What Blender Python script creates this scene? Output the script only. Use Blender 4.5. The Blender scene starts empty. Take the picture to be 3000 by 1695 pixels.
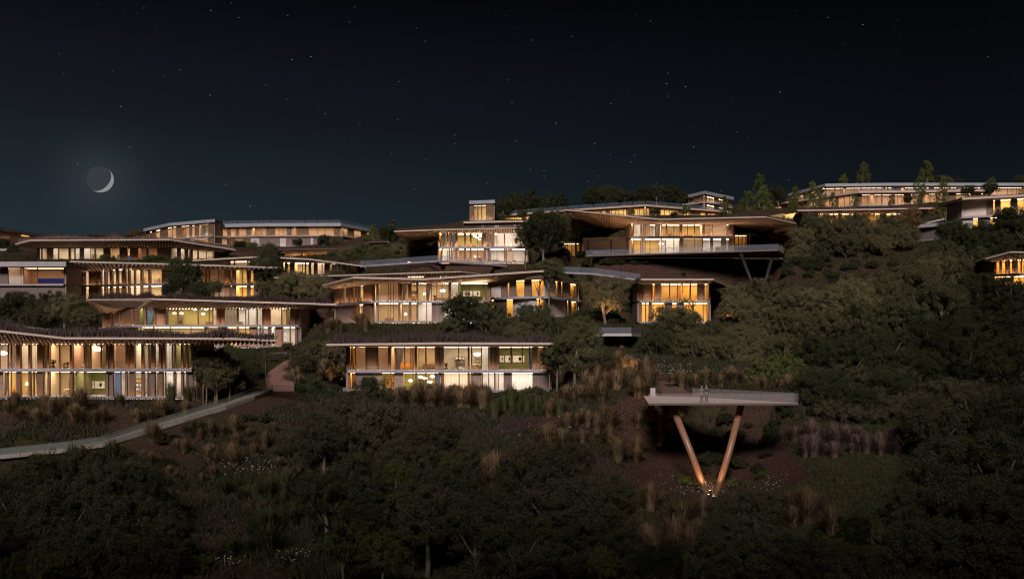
import bpy, math, random
import numpy as np
from mathutils import Vector
random.seed(7)
RNG = np.random.default_rng(11)
SC = bpy.context.scene
COL = SC.collection

# ------------------------------------------------------------------ camera, sky, moonlight, exposure
F, HZ = 3200.0, 1000.0            # focal length and horizon row, in pixels of the 3000 px wide photograph
cam = bpy.data.cameras.new('camera'); camo = bpy.data.objects.new('camera', cam); COL.objects.link(camo)
cam.sensor_width = 36; cam.lens = 36*F/3000; cam.shift_y = (HZ-847.5)/3000
cam.clip_start = 0.5; cam.clip_end = 20000
camo.rotation_euler = (math.radians(90), 0, 0); camo.location = (0, 0, 0)
SC.camera = camo

SUN_EL, SUN_AZ = 28, 186          # the soft night light comes from high behind the camera
W = bpy.data.worlds.new('World'); SC.world = W; W.use_nodes = True
nt = W.node_tree; nt.nodes.clear()
def wn(t, **k):
    n = nt.nodes.new(t)
    for a, b in k.items(): setattr(n, a, b)
    return n
tc = wn('ShaderNodeTexCoord'); sep = wn('ShaderNodeSeparateXYZ'); nt.links.new(tc.outputs['Generated'], sep.inputs[0])
rz = wn('ShaderNodeValToRGB'); e = rz.color_ramp.elements
e[0].position = 0.0; e[0].color = (.017, .026, .036, 1); e[1].position = 1.0; e[1].color = (.0012, .0012, .002, 1)
for p, c in ((.10, (.0118, .0195, .0250)), (.19, (.0066, .0086, .0122)), (.30, (.0022, .0022, .0034))):
    q = e.new(p); q.color = (*c, 1)
nt.links.new(sep.outputs['Z'], rz.inputs[0])
rx = wn('ShaderNodeMapRange'); rx.inputs[1].default_value = -.45; rx.inputs[2].default_value = .35
rx.inputs[3].default_value = 1.4; rx.inputs[4].default_value = .52
nt.links.new(sep.outputs['X'], rx.inputs[0])
mul = wn('ShaderNodeVectorMath', operation='SCALE'); nt.links.new(rz.outputs[0], mul.inputs[0]); nt.links.new(rx.outputs[0], mul.inputs[3])
MOON = Vector((-1207/F, 1, 475/F)).normalized()
dot = wn('ShaderNodeVectorMath', operation='DOT_PRODUCT'); dot.inputs[1].default_value = MOON
nt.links.new(tc.outputs['Generated'], dot.inputs[0])
gpw = wn('ShaderNodeMath', operation='POWER'); gpw.inputs[1].default_value = 2200; nt.links.new(dot.outputs['Value'], gpw.inputs[0])
glow = wn('ShaderNodeMath', operation='MULTIPLY'); glow.inputs[1].default_value = .017; nt.links.new(gpw.outputs[0], glow.inputs[0])
gcol = wn('ShaderNodeVectorMath', operation='SCALE'); gcol.inputs[0].default_value = (.85, .95, 1.1); nt.links.new(glow.outputs[0], gcol.inputs[3])
add = wn('ShaderNodeVectorMath', operation='ADD'); nt.links.new(mul.outputs[0], add.inputs[0]); nt.links.new(gcol.outputs[0], add.inputs[1])
bg = wn('ShaderNodeBackground'); bg.inputs[1].default_value = 1.0; nt.links.new(add.outputs[0], bg.inputs[0])
wo = wn('ShaderNodeOutputWorld'); nt.links.new(bg.outputs[0], wo.inputs[0])

sun = bpy.data.lights.new('moonlight', 'SUN'); sun.energy = 3.6; sun.angle = math.radians(14); sun.color = (1.0, .88, .80)
suno = bpy.data.objects.new('moonlight', sun); COL.objects.link(suno)
sd = Vector((math.sin(math.radians(SUN_AZ))*math.cos(math.radians(SUN_EL)), math.cos(math.radians(SUN_AZ))*math.cos(math.radians(SUN_EL)), math.sin(math.radians(SUN_EL))))
suno.rotation_euler = sd.to_track_quat('Z', 'Y').to_euler()
ROOM_L, LED_L = 7.6, 48.0         # radiance of the ceiling lamps and of the facade light strips

SC.view_settings.view_transform = 'Standard'; SC.view_settings.look = 'None'
SC.view_settings.gamma = 1; SC.view_settings.exposure = 0; SC.view_settings.use_curve_mapping = False
cy = SC.cycles
cy.use_denoising = True; cy.denoising_input_passes = 'RGB_ALBEDO_NORMAL'; cy.denoising_prefilter = 'ACCURATE'; cy.filter_width = 1.1; cy.max_bounces = 5; cy.diffuse_bounces = 3; cy.glossy_bounces = 2; cy.transmission_bounces = 3
cy.transparent_max_bounces = 20; cy.caustics_reflective = False; cy.caustics_refractive = False; cy.sample_clamp_indirect = 2.5

# ------------------------------------------------------------------ helpers
def P(px, py, D): return Vector(((px-1500)*D/F, D, (HZ-py)*D/F))
def PX(px, D): return (px-1500)*D/F
def PZ(py, D): return (HZ-py)*D/F
def tag(o, label=None, cat=None, group=None, kind=None):
    if label: o['label'] = label
    if cat: o['category'] = cat
    if group: o['group'] = group
    if kind: o['kind'] = kind
    return o
def empty(name, loc=(0, 0, 0)):
    o = bpy.data.objects.new(name, None); o.location = loc; o.empty_display_size = .5; COL.objects.link(o); return o
def link(name, me, parent=None):
    o = bpy.data.objects.new(name, me); COL.objects.link(o)
    if parent is not None:
        o.parent = parent
        # all child meshes are written in world coordinates
        w = Vector(parent.location)
        p = parent.parent
        while p is not None: w += p.location; p = p.parent
        o.location = -w
    return o
class MB:
    def __init__(s): s.v = []; s.f = []; s.m = []
    def box8(s, p, m=0):       # p: 4 bottom then 4 top points
        b = len(s.v); s.v += [tuple(q) for q in p]
        for f in ((3,2,1,0), (4,5,6,7), (0,1,5,4), (1,2,6,5), (2,3,7,6), (3,0,4,7)): s.f.append(tuple(b+i for i in f)); s.m.append(m)
    def box(s, x0, x1, y0, y1, z0, z1, m=0):
        s.box8([(x0,y0,z0),(x1,y0,z0),(x1,y1,z0),(x0,y1,z0),(x0,y0,z1),(x1,y0,z1),(x1,y1,z1),(x0,y1,z1)], m)
    def quad(s, a, b, c, d, m=0):
        n = len(s.v); s.v += [tuple(a), tuple(b), tuple(c), tuple(d)]; s.f.append((n, n+1, n+2, n+3)); s.m.append(m)
    def tri(s, a, b, c, m=0):
        n = len(s.v); s.v += [tuple(a), tuple(b), tuple(c)]; s.f.append((n, n+1, n+2)); s.m.append(m)
    def tube(s, pts, rad, n=8, m=0):
        rings = []
        for i, p in enumerate(pts):
            p = Vector(p); d = (Vector(pts[min(i+1, len(pts)-1)])-Vector(pts[max(i-1, 0)])).normalized()
            u = d.cross(Vector((0, 1, .013))).normalized() if abs(d.y) < .95 else d.cross(Vector((1, 0, 0))).normalized(); w = d.cross(u)
            b = len(s.v); r = rad[i]
            for k in range(n):
                a = 2*math.pi*k/n; s.v.append(tuple(p+u*math.cos(a)*r+w*math.sin(a)*r))
            rings.append(b)
        for a, b in zip(rings, rings[1:]):
            for k in range(n): s.f.append((a+k, a+(k+1) % n, b+(k+1) % n, b+k)); s.m.append(m)
        s.f.append(tuple(rings[0]+k for k in range(n))[::-1]); s.m.append(m); s.f.append(tuple(rings[-1]+k for k in range(n))); s.m.append(m)
    def lathe(s, c, prof, n=14, m=0):      # prof: (radius, height) pairs
        c = Vector(c); b0 = len(s.v)
        for r, h in prof:
            for k in range(n):
                a = 2*math.pi*k/n; s.v.append((c.x+r*math.cos(a), c.y+r*math.sin(a), c.z+h))
        for j in range(len(prof)-1):
            for k in range(n): s.f.append((b0+j*n+k, b0+j*n+(k+1) % n, b0+(j+1)*n+(k+1) % n, b0+(j+1)*n+k)); s.m.append(m)
    def mesh(s, name, mats, smooth=False):
        me = bpy.data.meshes.new(name); me.from_pydata(s.v, [], s.f)
        for mt in (mats if isinstance(mats, (list, tuple)) else [mats]): me.materials.append(mt)
        if any(s.m): me.polygons.foreach_set('material_index', s.m)
        if smooth: me.polygons.foreach_set('use_smooth', [True]*len(s.f))
        me.update(); return me
    def obj(s, name, mats, parent=None, smooth=False): return link(name, s.mesh(name, mats, smooth), parent)

# ------------------------------------------------------------------ materials
M = {}
def mat(key, col, rough=.7, col2=None, scale=3., kind='noise', bump=0., metal=0., stretch=(1, 1, 1), spec=.3, contrast=.5):
    m = bpy.data.materials.new(key); m.use_nodes = True; t = m.node_tree; b = t.nodes['Principled BSDF']
    b.inputs['Roughness'].default_value = rough; b.inputs['Metallic'].default_value = metal; b.inputs['Specular IOR Level'].default_value = spec
    b.inputs['Base Color'].default_value = (*col, 1)
    if col2:
        g = t.nodes.new('ShaderNodeNewGeometry'); mp = t.nodes.new('ShaderNodeMapping'); mp.inputs['Scale'].default_value = stretch
        t.links.new(g.outputs['Position'], mp.inputs[0])
        if kind == 'voronoi': n = t.nodes.new('ShaderNodeTexVoronoi'); out = n.outputs['Distance']
        else: n = t.nodes.new('ShaderNodeTexNoise'); n.inputs['Detail'].default_value = 5; out = n.outputs['Fac']
        n.inputs['Scale'].default_value = scale; t.links.new(mp.outputs[0], n.inputs['Vector'])
        r = t.nodes.new('ShaderNodeValToRGB'); r.color_ramp.elements[0].position = .5-contrast*.4; r.color_ramp.elements[1].position = .5+contrast*.4
        r.color_ramp.elements[0].color = (*col, 1); r.color_ramp.elements[1].color = (*col2, 1)
        t.links.new(out, r.inputs[0]); t.links.new(r.outputs[0], b.inputs['Base Color'])
        if bump:
            bp = t.nodes.new('ShaderNodeBump'); bp.inputs['Strength'].default_value = bump; bp.inputs['Distance'].default_value = .05
            t.links.new(out, bp.inputs['Height']); t.links.new(bp.outputs[0], b.inputs['Normal'])
    M[key] = m; return m
def emat(key, col, s):
    m = bpy.data.materials.new(key); m.use_nodes = True; t = m.node_tree; t.nodes.clear()
    e_ = t.nodes.new('ShaderNodeEmission'); e_.inputs[0].default_value = (*col, 1); e_.inputs[1].default_value = s
    o = t.nodes.new('ShaderNodeOutputMaterial'); t.links.new(e_.outputs[0], o.inputs[0]); M[key] = m; return m
def glassmat(key, tint, haze, hazecol, gloss=.07, rough=.03):
    m = bpy.data.materials.new(key); m.use_nodes = True; t = m.node_tree; t.nodes.clear()
    tr = t.nodes.new('ShaderNodeBsdfTransparent'); tr.inputs[0].default_value = (*tint, 1)
    gl = t.nodes.new('ShaderNodeBsdfGlossy'); gl.inputs['Roughness'].default_value = rough
    mx = t.nodes.new('ShaderNodeMixShader'); mx.inputs[0].default_value = gloss
    t.links.new(tr.outputs[0], mx.inputs[1]); t.links.new(gl.outputs[0], mx.inputs[2]); out = mx.outputs[0]
    if haze:
        df = t.nodes.new('ShaderNodeBsdfDiffuse'); df.inputs[0].default_value = (*hazecol, 1)  # pale diffuse share paints the night reflection into the glass
        m2 = t.nodes.new('ShaderNodeMixShader'); m2.inputs[0].default_value = haze
        t.links.new(out, m2.inputs[1]); t.links.new(df.outputs[0], m2.inputs[2]); out = m2.outputs[0]
    o = t.nodes.new('ShaderNodeOutputMaterial'); t.links.new(out, o.inputs[0]); M[key] = m; return m
def clothmat(key, col, trans=.5, tr_transp=0.):
    m = bpy.data.materials.new(key); m.use_nodes = True; t = m.node_tree; t.nodes.clear()
    d = t.nodes.new('ShaderNodeBsdfDiffuse'); d.inputs[0].default_value = (*col, 1)
    r = t.nodes.new('ShaderNodeBsdfTranslucent'); r.inputs[0].default_value = (*col, 1)
    mx = t.nodes.new('ShaderNodeMixShader'); mx.inputs[0].default_value = trans
    t.links.new(d.outputs[0], mx.inputs[1]); t.links.new(r.outputs[0], mx.inputs[2]); out = mx.outputs[0]
    if tr_transp:
        tp = t.nodes.new('ShaderNodeBsdfTransparent'); m2 = t.nodes.new('ShaderNodeMixShader'); m2.inputs[0].default_value = tr_transp
        t.links.new(out, m2.inputs[1]); t.links.new(tp.outputs[0], m2.inputs[2]); out = m2.outputs[0]
    o = t.nodes.new('ShaderNodeOutputMaterial'); t.links.new(out, o.inputs[0]); M[key] = m; return m
def leafmat(key, c1, c2, trans=.25):
    m = bpy.data.materials.new(key); m.use_nodes = True; t = m.node_tree; t.nodes.clear()
    g = t.nodes.new('ShaderNodeNewGeometry'); oi = t.nodes.new('ShaderNodeObjectInfo')
    a = t.nodes.new('ShaderNodeMath'); a.operation = 'MULTIPLY_ADD'; a.inputs[1].default_value = .55
    b = t.nodes.new('ShaderNodeMath'); b.operation = 'MULTIPLY'; b.inputs[1].default_value = .45
    t.links.new(oi.outputs['Random'], b.inputs[0]); t.links.new(g.outputs['Random Per Island'], a.inputs[0]); t.links.new(b.outputs[0], a.inputs[2])
    r = t.nodes.new('ShaderNodeValToRGB'); r.color_ramp.elements[0].color = (*c1, 1); r.color_ramp.elements[1].color = (*c2, 1)
    t.links.new(a.outputs[0], r.inputs[0])
    d = t.nodes.new('ShaderNodeBsdfDiffuse'); tl = t.nodes.new('ShaderNodeBsdfTranslucent'); mx = t.nodes.new('ShaderNodeMixShader'); mx.inputs[0].default_value = trans
    t.links.new(r.outputs[0], d.inputs[0]); t.links.new(r.outputs[0], tl.inputs[0])
    t.links.new(d.outputs[0], mx.inputs[1]); t.links.new(tl.outputs[0], mx.inputs[2])
    o = t.nodes.new('ShaderNodeOutputMaterial'); t.links.new(mx.outputs[0], o.inputs[0]); M[key] = m; return m

mat('concrete', (.30, .29, .32), .75, (.38, .36, .38), 1.2, bump=.05)
mat('slab', (.24, .225, .26), .7, (.30, .28, .31), .8, bump=.04)
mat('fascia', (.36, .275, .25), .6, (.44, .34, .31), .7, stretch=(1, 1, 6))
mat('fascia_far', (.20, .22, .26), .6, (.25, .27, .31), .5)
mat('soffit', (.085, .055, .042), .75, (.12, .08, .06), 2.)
mat('batten', (.30, .20, .145), .65, (.38, .26, .19), 2.5, stretch=(3, .6, 1), bump=.1)
mat('fin', (.115, .060, .036), .6, (.17, .090, .054), 4, stretch=(6, 6, .6), bump=.1)
mat('mullion', (.10, .055, .035), .5, (.14, .08, .05), 4, stretch=(4, 4, .5))
mat('planks', (.17, .125, .105), .7, (.25, .185, .155), 2.2, stretch=(.8, .8, 9), bump=.25)
mat('planks_red', (.22, .115, .075), .7, (.30, .165, .115), 2.2, stretch=(.8, .8, 9), bump=.25)
mat('darkpanel', (.105, .080, .076), .7, (.145, .11, .105), 2, stretch=(4, 4, .5))
mat('palepanel', (.36, .32, .34), .8, (.43, .385, .40), 1.1, stretch=(3, 3, .5), bump=.05)
mat('screen', (.045, .028, .018), .8, (.17, .105, .06), 3.5, kind='voronoi', bump=.4, contrast=.45)
mat('floorwood', (.28, .18, .11), .5, (.36, .24, .15), 3, stretch=(1, 8, 1))
mat('cream', (.62, .50, .34), .85, (.68, .55, .38), .5)
mat('white', (.72, .66, .60), .85, (.78, .72, .65), .5)
mat('beige', (.55, .40, .28), .85, (.62, .46, .33), .6)
mat('olive', (.15, .165, .065), .85, (.18, .195, .08), .6)
mat('lime', (.44, .38, .15), .85, (.52, .45, .19), .6)
mat('amber', (.62, .36, .11), .6, (.74, .46, .16), 2.0, stretch=(.7, .7, 6))
mat('rose', (.58, .36, .28), .85, (.66, .42, .33), .6)
mat('gold', (.70, .52, .22), .8, (.76, .58, .27), .7)
mat('blueglow_paint', (.02, .05, .42), .5, (.03, .09, .6), 1.2)
glassmat('glass', (.94, .95, .94), 0, (1, 1, 1), .05)
glassmat('railglass', (.93, .95, .97), .085, (.50, .55, .70), .06, .1)
glassmat('deckglass', (.95, .96, .97), .085, (.70, .63, .64), .05, .1)
glassmat('railglass_green', (.90, .93, .91), .10, (.42, .46, .44), .06, .08)
clothmat('sheer', (.80, .74, .70), .55, .12)
clothmat('blind', (.62, .50, .42), .45)
clothmat('taupe', (.30, .24, .18), .4)
clothmat('bluecloth', (.16, .22, .36), .35)
clothmat('mauvecloth', (.20, .16, .18), .35)
WARM = (1.0, .74, .46)
emat('roomlight', WARM, ROOM_L); emat('roomlight_cool', (1.0, .88, .72), ROOM_L*.9); emat('roomlight_amber', (1.0, .65, .28), ROOM_L*1.6)
emat('roomlight_rose', (1.0, .70, .47), ROOM_L*.9); emat('roomlight_dim', (1, .66, .36), ROOM_L*.35)
emat('led', (1.0, .56, .20), LED_L); emat('led_low', (1.0, .56, .22), LED_L*.22); emat('led_pale', (1.0, .78, .38), LED_L*.8)
emat('pendant', (1.0, .86, .66), 7); emat('lampshade', (1.0, .80, .52), 5)
mat('black', (.015, .013, .012), .6); mat('paper', (.80, .80, .82), .7); mat('potclay', (.10, .06, .04), .8)
mat('timber', (.42, .26, .13), .5, (.5, .33, .18), 5); mat('fabric_orange', (.65, .30, .06), .9); mat('fabric_grey', (.30, .28, .27), .9); mat('fabric_white', (.7, .66, .6), .9)
mat('steelwood', (.26, .135, .085), .38, (.34, .18, .115), 2.5, stretch=(3, 3, .4), spec=.6)
mat('darksteel', (.022, .017, .015), .6)
mat('deck', (.64, .50, .47), .6, (.72, .57, .54), 1.2, stretch=(1, 3, 1))
mat('path', (.22, .19, .18), .8, (.32, .28, .265), 2.5, bump=.1)
mat('brownpath', (.12, .065, .055), .85, (.16, .09, .075), 3, bump=.15)
mat('bark', (.09, .07, .05), .9, (.16, .13, .10), 6, stretch=(1, 1, .3), bump=.5)
leafmat('leaf_olive', (.045, .042, .022), (.185, .162, .092))
leafmat('leaf_green', (.028, .032, .016), (.125, .125, .066))
leafmat('leaf_dark', (.018, .022, .011), (.062, .068, .034))
leafmat('leaf_brown', (.034, .034, .020), (.108, .102, .062))
leafmat('leaf_lime', (.042, .055, .016), (.14, .155, .055))
leafmat('leaf_russet', (.070, .042, .020), (.19, .12, .06))
leafmat('grass_straw', (.070, .048, .028), (.27, .19, .115), .3)
leafmat('grass_green', (.030, .042, .016), (.11, .115, .055), .3)
leafmat('grass_pink', (.11, .070, .060), (.26, .18, .16), .3)
leafmat('grass_roof', (.035, .028, .026), (.12, .088, .082), .3)
leafmat('petal', (.55, .55, .56), (.8, .8, .8), .2)

# ------------------------------------------------------------------ the villas' data (facade corner = column, distance; rows = bays read off the front)
def auto(x0, x1, seed, pat='yfykydykk', lo=6, hi=22):
    r = random.Random(seed); s = str(x0); x = x0
    while x < x1-4:
        t = r.choice(pat); w = r.uniform(lo, hi) if t not in 'f' else r.uniform(2, 4)
        x = min(x1, x+w); s += ' %s%d' % (t, round(x))
    return s
V = []
def villa(**k): V.append(k)
villa(key='h1', label='two-storey villa with battened eaves and mauve fascia above the red gravel bank', cat='villa', ref=128,
  fac=[(-70, 128), (567, 128)], storeys=[(1006, 1079), (1088, 1160)], oh=0,
  rows=['-70 g-40 f-32 g-5 f0 g25 p34 p51 f63 s86 f92 s112 f129 t142 f148 g176 g207 f215 g248 f253 t267 g297 t313 f320 k330 f334 p370 f380 g382 f397 g416 f424 g437 u445 f456 s467 f475 s479 f486 s505 t515 g532 f539 g548 f552 g562 f567',
        '-70 g-40 f-32 g-5 w9 u25 g34 g51 f63 g86 f92 g100 u112 f129 g142 f147 g176 g207 f215 g248 f253 g313 f320 k330 f334 b355 g369 f375 g381 f397 g416 f424 g434 b445 f456 t467 f479 s486 s510 f516 s532 f539 s546 f552 k567'],
  rooms=['-70 b55 w129 c207 r253 b320 r395 c450 w512 v567', '-70 b0 g129 c222 v320 w445 w567'], light=['c r r r r r c c r', 'c r r r c c'],
  eave=[(-70, 953, 121), (0, 966, 121), (189, 987, 121), (580, 988, 121.5), (692, 989, 122), (812, 994, 122.5)], inner=[(-70, 128), (20, 128), (205, 128), (572, 128.3), (684, 125.5, .1), (806, 123.6, .2)], bdep=[12, 12, 12, 12, 1.2, .4],
  fth=.24, batten=.47, plant=1.5, pl_col='grass_roof', led=.55, base_ext=None)
villa(key='h2', label='long two-storey villa with pink fascia, timber panels and pendant-lit lime dining room', cat='villa', ref=195,
  fac=[(303, 228), (402, 195), (878, 195)], storeys=[(902, 952), (960, 1014)],
  rows=['303 k305 f315 k323 f328 p336 k350 f354 g357 f364 g366 f370 f386 f390 k396 f402 p409 g425 f430 b452 f458 r481 f487 b493 g521 f523 g580 f582 g613 g624 s634 r643 f646 r659 t695 f700 g720 s729 s752 f755 s769 f772 r793 s824 f826 g840 t850 k860 f866 k878',
        '303 k402 g450 g500 g560 g600 t640 f646 g648 k666 g695 f699 g720 g730 r752 f755 g760 k766 g769 f772 g785 f795 g806 r825 f830 g849 f852 g865 f872 k878'],
  rooms=['303 r402 v455 l640 w770 c878', '303 c402 c600 g735 w790 w878'], light=['d r r c r', 'd r r c c'],
  eave=[(252, 876, 212), (444, 873, 190), (885, 886, 187.5), (985, 889, 187)], inner=[(300, 229), (405, 195.5), (880, 195.6), (965, 190)], bdep=[8, 12, 12, 1], fth=.30, batten=.52, plant=1.7, pl_col='grass_roof', led=.5)
villa(key='h3', label='two-storey villa of tall orange timber fins behind the dark leafy tree', cat='villa', ref=246,
  fac=[(243, 250), (480, 241), (755, 243)], storeys=[(788, 834), (842, 874)],
  rows=['243 f247 k252 g263 f276 f285 k292 f298 s308 f312 g316 g324 f331 g343 f348 g359 f369 s377 f381 s395 f397 s414 f419 g437 f442 g476 f480 k588 p602 f606 p612 f616 p640 f643 p657 r672 f676 g680 k688 k692 g710 f712 g723 f729 k735 g743 f755',
        '243 f247 k252 g263 f276 f285 k292 f298 s308 f312 g316 g324 f331 g343 f348 g359 f369 s377 f381 s395 f397 s414 f419 g437 f442 g476 f480 k588 p602 f606 p640 f643 p657 r672 f676 g680 k688 k692 g710 f712 g723 f729 k735 g743 f755'],
  rooms=['243 c360 c480 b588 r690 g755', '243 c360 c480 b588 r690 g755'], light=['c r d d r', 'r r d d a'],
  eave=[(180, 794, 240), (207, 764, 236), (520, 772, 233), (822, 782, 236)], inner=[(225, 251), (244, 250), (480, 241.5), (780, 244)], fth=.30, batten=1.0, plant=.8, pl_col='grass_green', led=.6)
villa(key='h4', label='single-storey villa with a wide dark eave below the skyline terraces', cat='villa', ref=290,
  fac=[(112, 291), (495, 290), (640, 303)], storeys=[(722, 760)],
  rows=['112 f117 g122 f125 g138 k156 s171 f173 g202 f208 g219 f221 s233 k246 s266 g278 f281 g304 f325 g351 f355 k365 f374 g382 f392 f405 g430 f436 g460 k502 s519 k530 s541 k552 s556 f563 g579 f581 g605 g625 f640'],
  rooms=['112 c310 c400 r500 c640'], light=['c r d c'],
  eave=[(45, 713, 284), (88, 702, 281), (498, 700, 281), (690, 730, 292)], inner=[(105, 294), (125, 292), (495, 290.5), (650, 304)], fth=.32, batten=.8, plant=1.6, pl_col='grass_pink', led=.3)
villa(key='h5', label='glass-walled pavilion under a flat grey slab at the end of the terrace', cat='pavilion', ref=235,
  fac=[(-60, 235), (190, 235)], storeys=[(784, 832), (848, 885)],
  rows=['-60 g0 k24 s70 g110 g187 k190', '-60 k45 k110 k150 k190'], rooms=['-60 r60 r190', '-60 r190'], light=['d d', 'n'],
  oh=3, fth=1.05, fmat='slab', led=0, plant=0)
villa(key='h6', label='far skyline terrace house with a sloping grey roof edge behind dark shrubs', cat='building', ref=415,
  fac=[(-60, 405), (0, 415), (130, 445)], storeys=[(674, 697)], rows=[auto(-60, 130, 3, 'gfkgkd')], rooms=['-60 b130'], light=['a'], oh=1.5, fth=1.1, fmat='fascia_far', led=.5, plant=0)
villa(key='h7', label='low far building of thin pale mullions beside the wide-eaved villa', cat='building', ref=328,
  fac=[(-60, 327), (122, 329)], storeys=[(737, 760)], rows=['-60 s-40 f-37 s-10 f-7 s5 f8 s22 f24 s30 f33 s37 f39 s48 f50 s62 f64 s78 f80 s95 f97 s110 f112 s122'], rooms=['-60 e122'], light=['d'],
  oh=2.5, fth=.6, fmat='slab', led=.2, plant=0)
villa(key='h8', label='skyline building with brown perforated screens and a rising grey roof', cat='building', ref=394,
  fac=[(430, 427), (500, 407), (627, 394)], storeys=[(652, 690), (693, 712)],
  rows=['430 d440 g445 d458 g470 d492 g505 g517 d532 g545 g555 d563 g571 d584 g592 g600 g611 d627', '430 k556 g580 g610 d627'],
  rooms=['430 e520 e585 w627', '430 e627'], light=['o o d', 'o'], oh=1.5, fth=1.1, fmat='fascia_far', led=.5, plant=0)
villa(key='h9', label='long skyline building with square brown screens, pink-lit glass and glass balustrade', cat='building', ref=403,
  fac=[(612, 408), (760, 404), (1000, 403), (1095, 426)], storeys=[(664, 690), (696, 722)],
  rows=['612 d624 g636 d653 g666 d677 g690 d701 g720 d735 g750 g765 g780 d806 g818 g830 g840 d854 g870 d905 g930 g955 g978 d996 g1007 g1018 d1037 g1057 d1074 g1095',
        '612 d650 g665 d690 g700 g715 d735 c760 k820 c838 k910 c918 k1010 c1022 k1095'],
  rooms=['612 e740 e860 e1000 e1095', '612 e740 b1095'], light=['o o o o', 'o n'], oh=1.5, fth=1.2, fmat='fascia_far', led=.5, plant=0, rail=1)
villa(key='h10', label='low amber-lit villa whose battened roof sweeps up to one end', cat='villa', ref=330,
  fac=[(836, 330), (1030, 330)], storeys=[(738, 760)], rows=['836 p880 k888 o901 f904 o922 o961 f966 k975 o985 f988 o1017 f1021 o1026 f1030'], rooms=['836 e885 a1030'], light=['d a'],
  eave=[(790, 730, 323), (1020, 726, 320), (1085, 708, 318), (1180, 706, 318), (1258, 709, 322)], inner=[(800, 331), (1025, 331), (1085, 340), (1160, 347), (1195, 352)], fth=.25, fmat='soffit', batten=.7, plant=1.6, pl_col='grass_roof', led=1.2)
villa(key='h11', label='partly hidden villa roof between the orange-finned villa and the tall evergreen', cat='villa', ref=262,
  fac=[(600, 264), (752, 262)], storeys=[(764, 790)], rows=['600 k676 o684 k690 g724 f727 o733 f740 o752'], rooms=['600 c752'], light=['r'],
  eave=[(562, 761, 259), (762, 750, 252)], inner=[(590, 264.5), (756, 262.5)], fth=.32, batten=0, plant=.5, pl_col='grass_green', led=.5)
villa(key='h12', label='single-storey villa with down-sloping eave and blue-glowing end window', cat='villa', ref=250,
  fac=[(828, 250), (1048, 255)], storeys=[(768, 808)],
  rows=['828 f830 g834 k843 g849 k862 g885 f887 g893 f897 g904 k912 s919 k931 s942 k945 s950 k965 g974 f977 g982 f986 g991 f996 g1003 k1016 g1021 f1028 g1044 f1048'],
  rooms=['828 c862 g908 w965 z1048'], light=['r c r d'],
  eave=[(822, 753, 244), (905, 757, 243), (1068, 778, 247)], inner=[(826, 250.5), (905, 251.5), (1052, 255.5)], fth=.3, batten=0, plant=.5, pl_col='grass_green', led=.3)
villa(key='h13', label='upper two-storey villa with orange soffit above the curved glass walkway', cat='villa', ref=230,
  fac=[(1287, 230), (1545, 230)], storeys=[(682, 723), (730, 767)],
  rows=['1287 y1295 b1309 f1314 u1322 f1325 b1333 f1341 g1359 f1366 g1376 f1382 g1398 f1401 g1412 b1416 f1425 t1435 f1438 t1448 g1455 f1457 s1476 f1480 s1502 f1504 s1545',
        '1287 y1295 s1309 f1311 s1315 f1318 s1322 f1325 p1334 f1341 g1359 f1366 g1376 f1382 g1398 f1401 g1416 f1425 g1428 k1435 f1438 g1455 f1457 g1476 f1482 k1486 p1502 f1504 g1545'],
  rooms=['1287 y1296 l1425 w1545', '1287 y1296 w1340 b1425 w1545'], light=['a r c', 'a c r c'],
  eave=[(1155, 676, 228), (1285, 671, 226), (1545, 665, 226)], inner=[(1200, 250), (1289, 230.5), (1545, 230.5)], fth=.25, batten=.5, plant=.8, pl_col='grass_green', led=2.2)
villa(key='h14', label='two-storey villa with swept battened roof rising to one corner above a gravel slope', cat='villa', ref=185,
  fac=[(984, 203), (1100, 185), (1432, 185)], storeys=[(828, 881), (887, 941)],
  rows=['984 f991 f998 k1008 g1018 f1025 k1035 f1040 g1046 f1051 k1055 g1069 f1073 f1090 f1095 g1102 k1110 p1137 f1139 p1144 p1153 p1167 f1171 k1175 f1178 u1196 f1202 f1206 g1220 f1225 g1250 u1264 g1280 g1295 g1314 f1321 s1344 g1375 g1416 f1420 y1428 f1432',
        '984 k1035 f1050 g1053 p1069 f1090 k1095 p1106 k1110 g1137 g1144 g1153 g1167 f1173 g1177 f1180 g1197 f1202 f1206 g1220 f1225 s1250 s1264 k1280 k1300 s1320 g1345 f1350 g1400 k1432'],
  rooms=['984 g1105 b1178 c1321 w1345 v1432', '984 g1095 c1172 c1225 w1432'], light=['r r r c r', 'r r r c'],
  eave=[(945, 833, 196), (1035, 810, 180), (1240, 815, 179), (1592, 791, 183)], inner=[(984, 203.5), (1098, 185.5), (1240, 185.5), (1446, 196)], fth=.32, batten=.5, plant=.35, pl_col='grass_green', led=1.1)
villa(key='h14b', label='battened roof edge of the villa set behind the swept-roof villa', cat='villa', ref=216,
  fac=[(840, 223), (1395, 216)], storeys=[(807, 845)], rows=['840 k1195 o1240 k1290 o1330 k1395'], rooms=['840 c1150 a1395'], light=['n a'],
  eave=[(803, 811, 217), (1350, 794, 209), (1412, 801, 215)], inner=[(830, 224), (1340, 217), (1400, 222)], fth=.2, batten=.6, plant=.4, pl_col='grass_green', led=.4)
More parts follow.
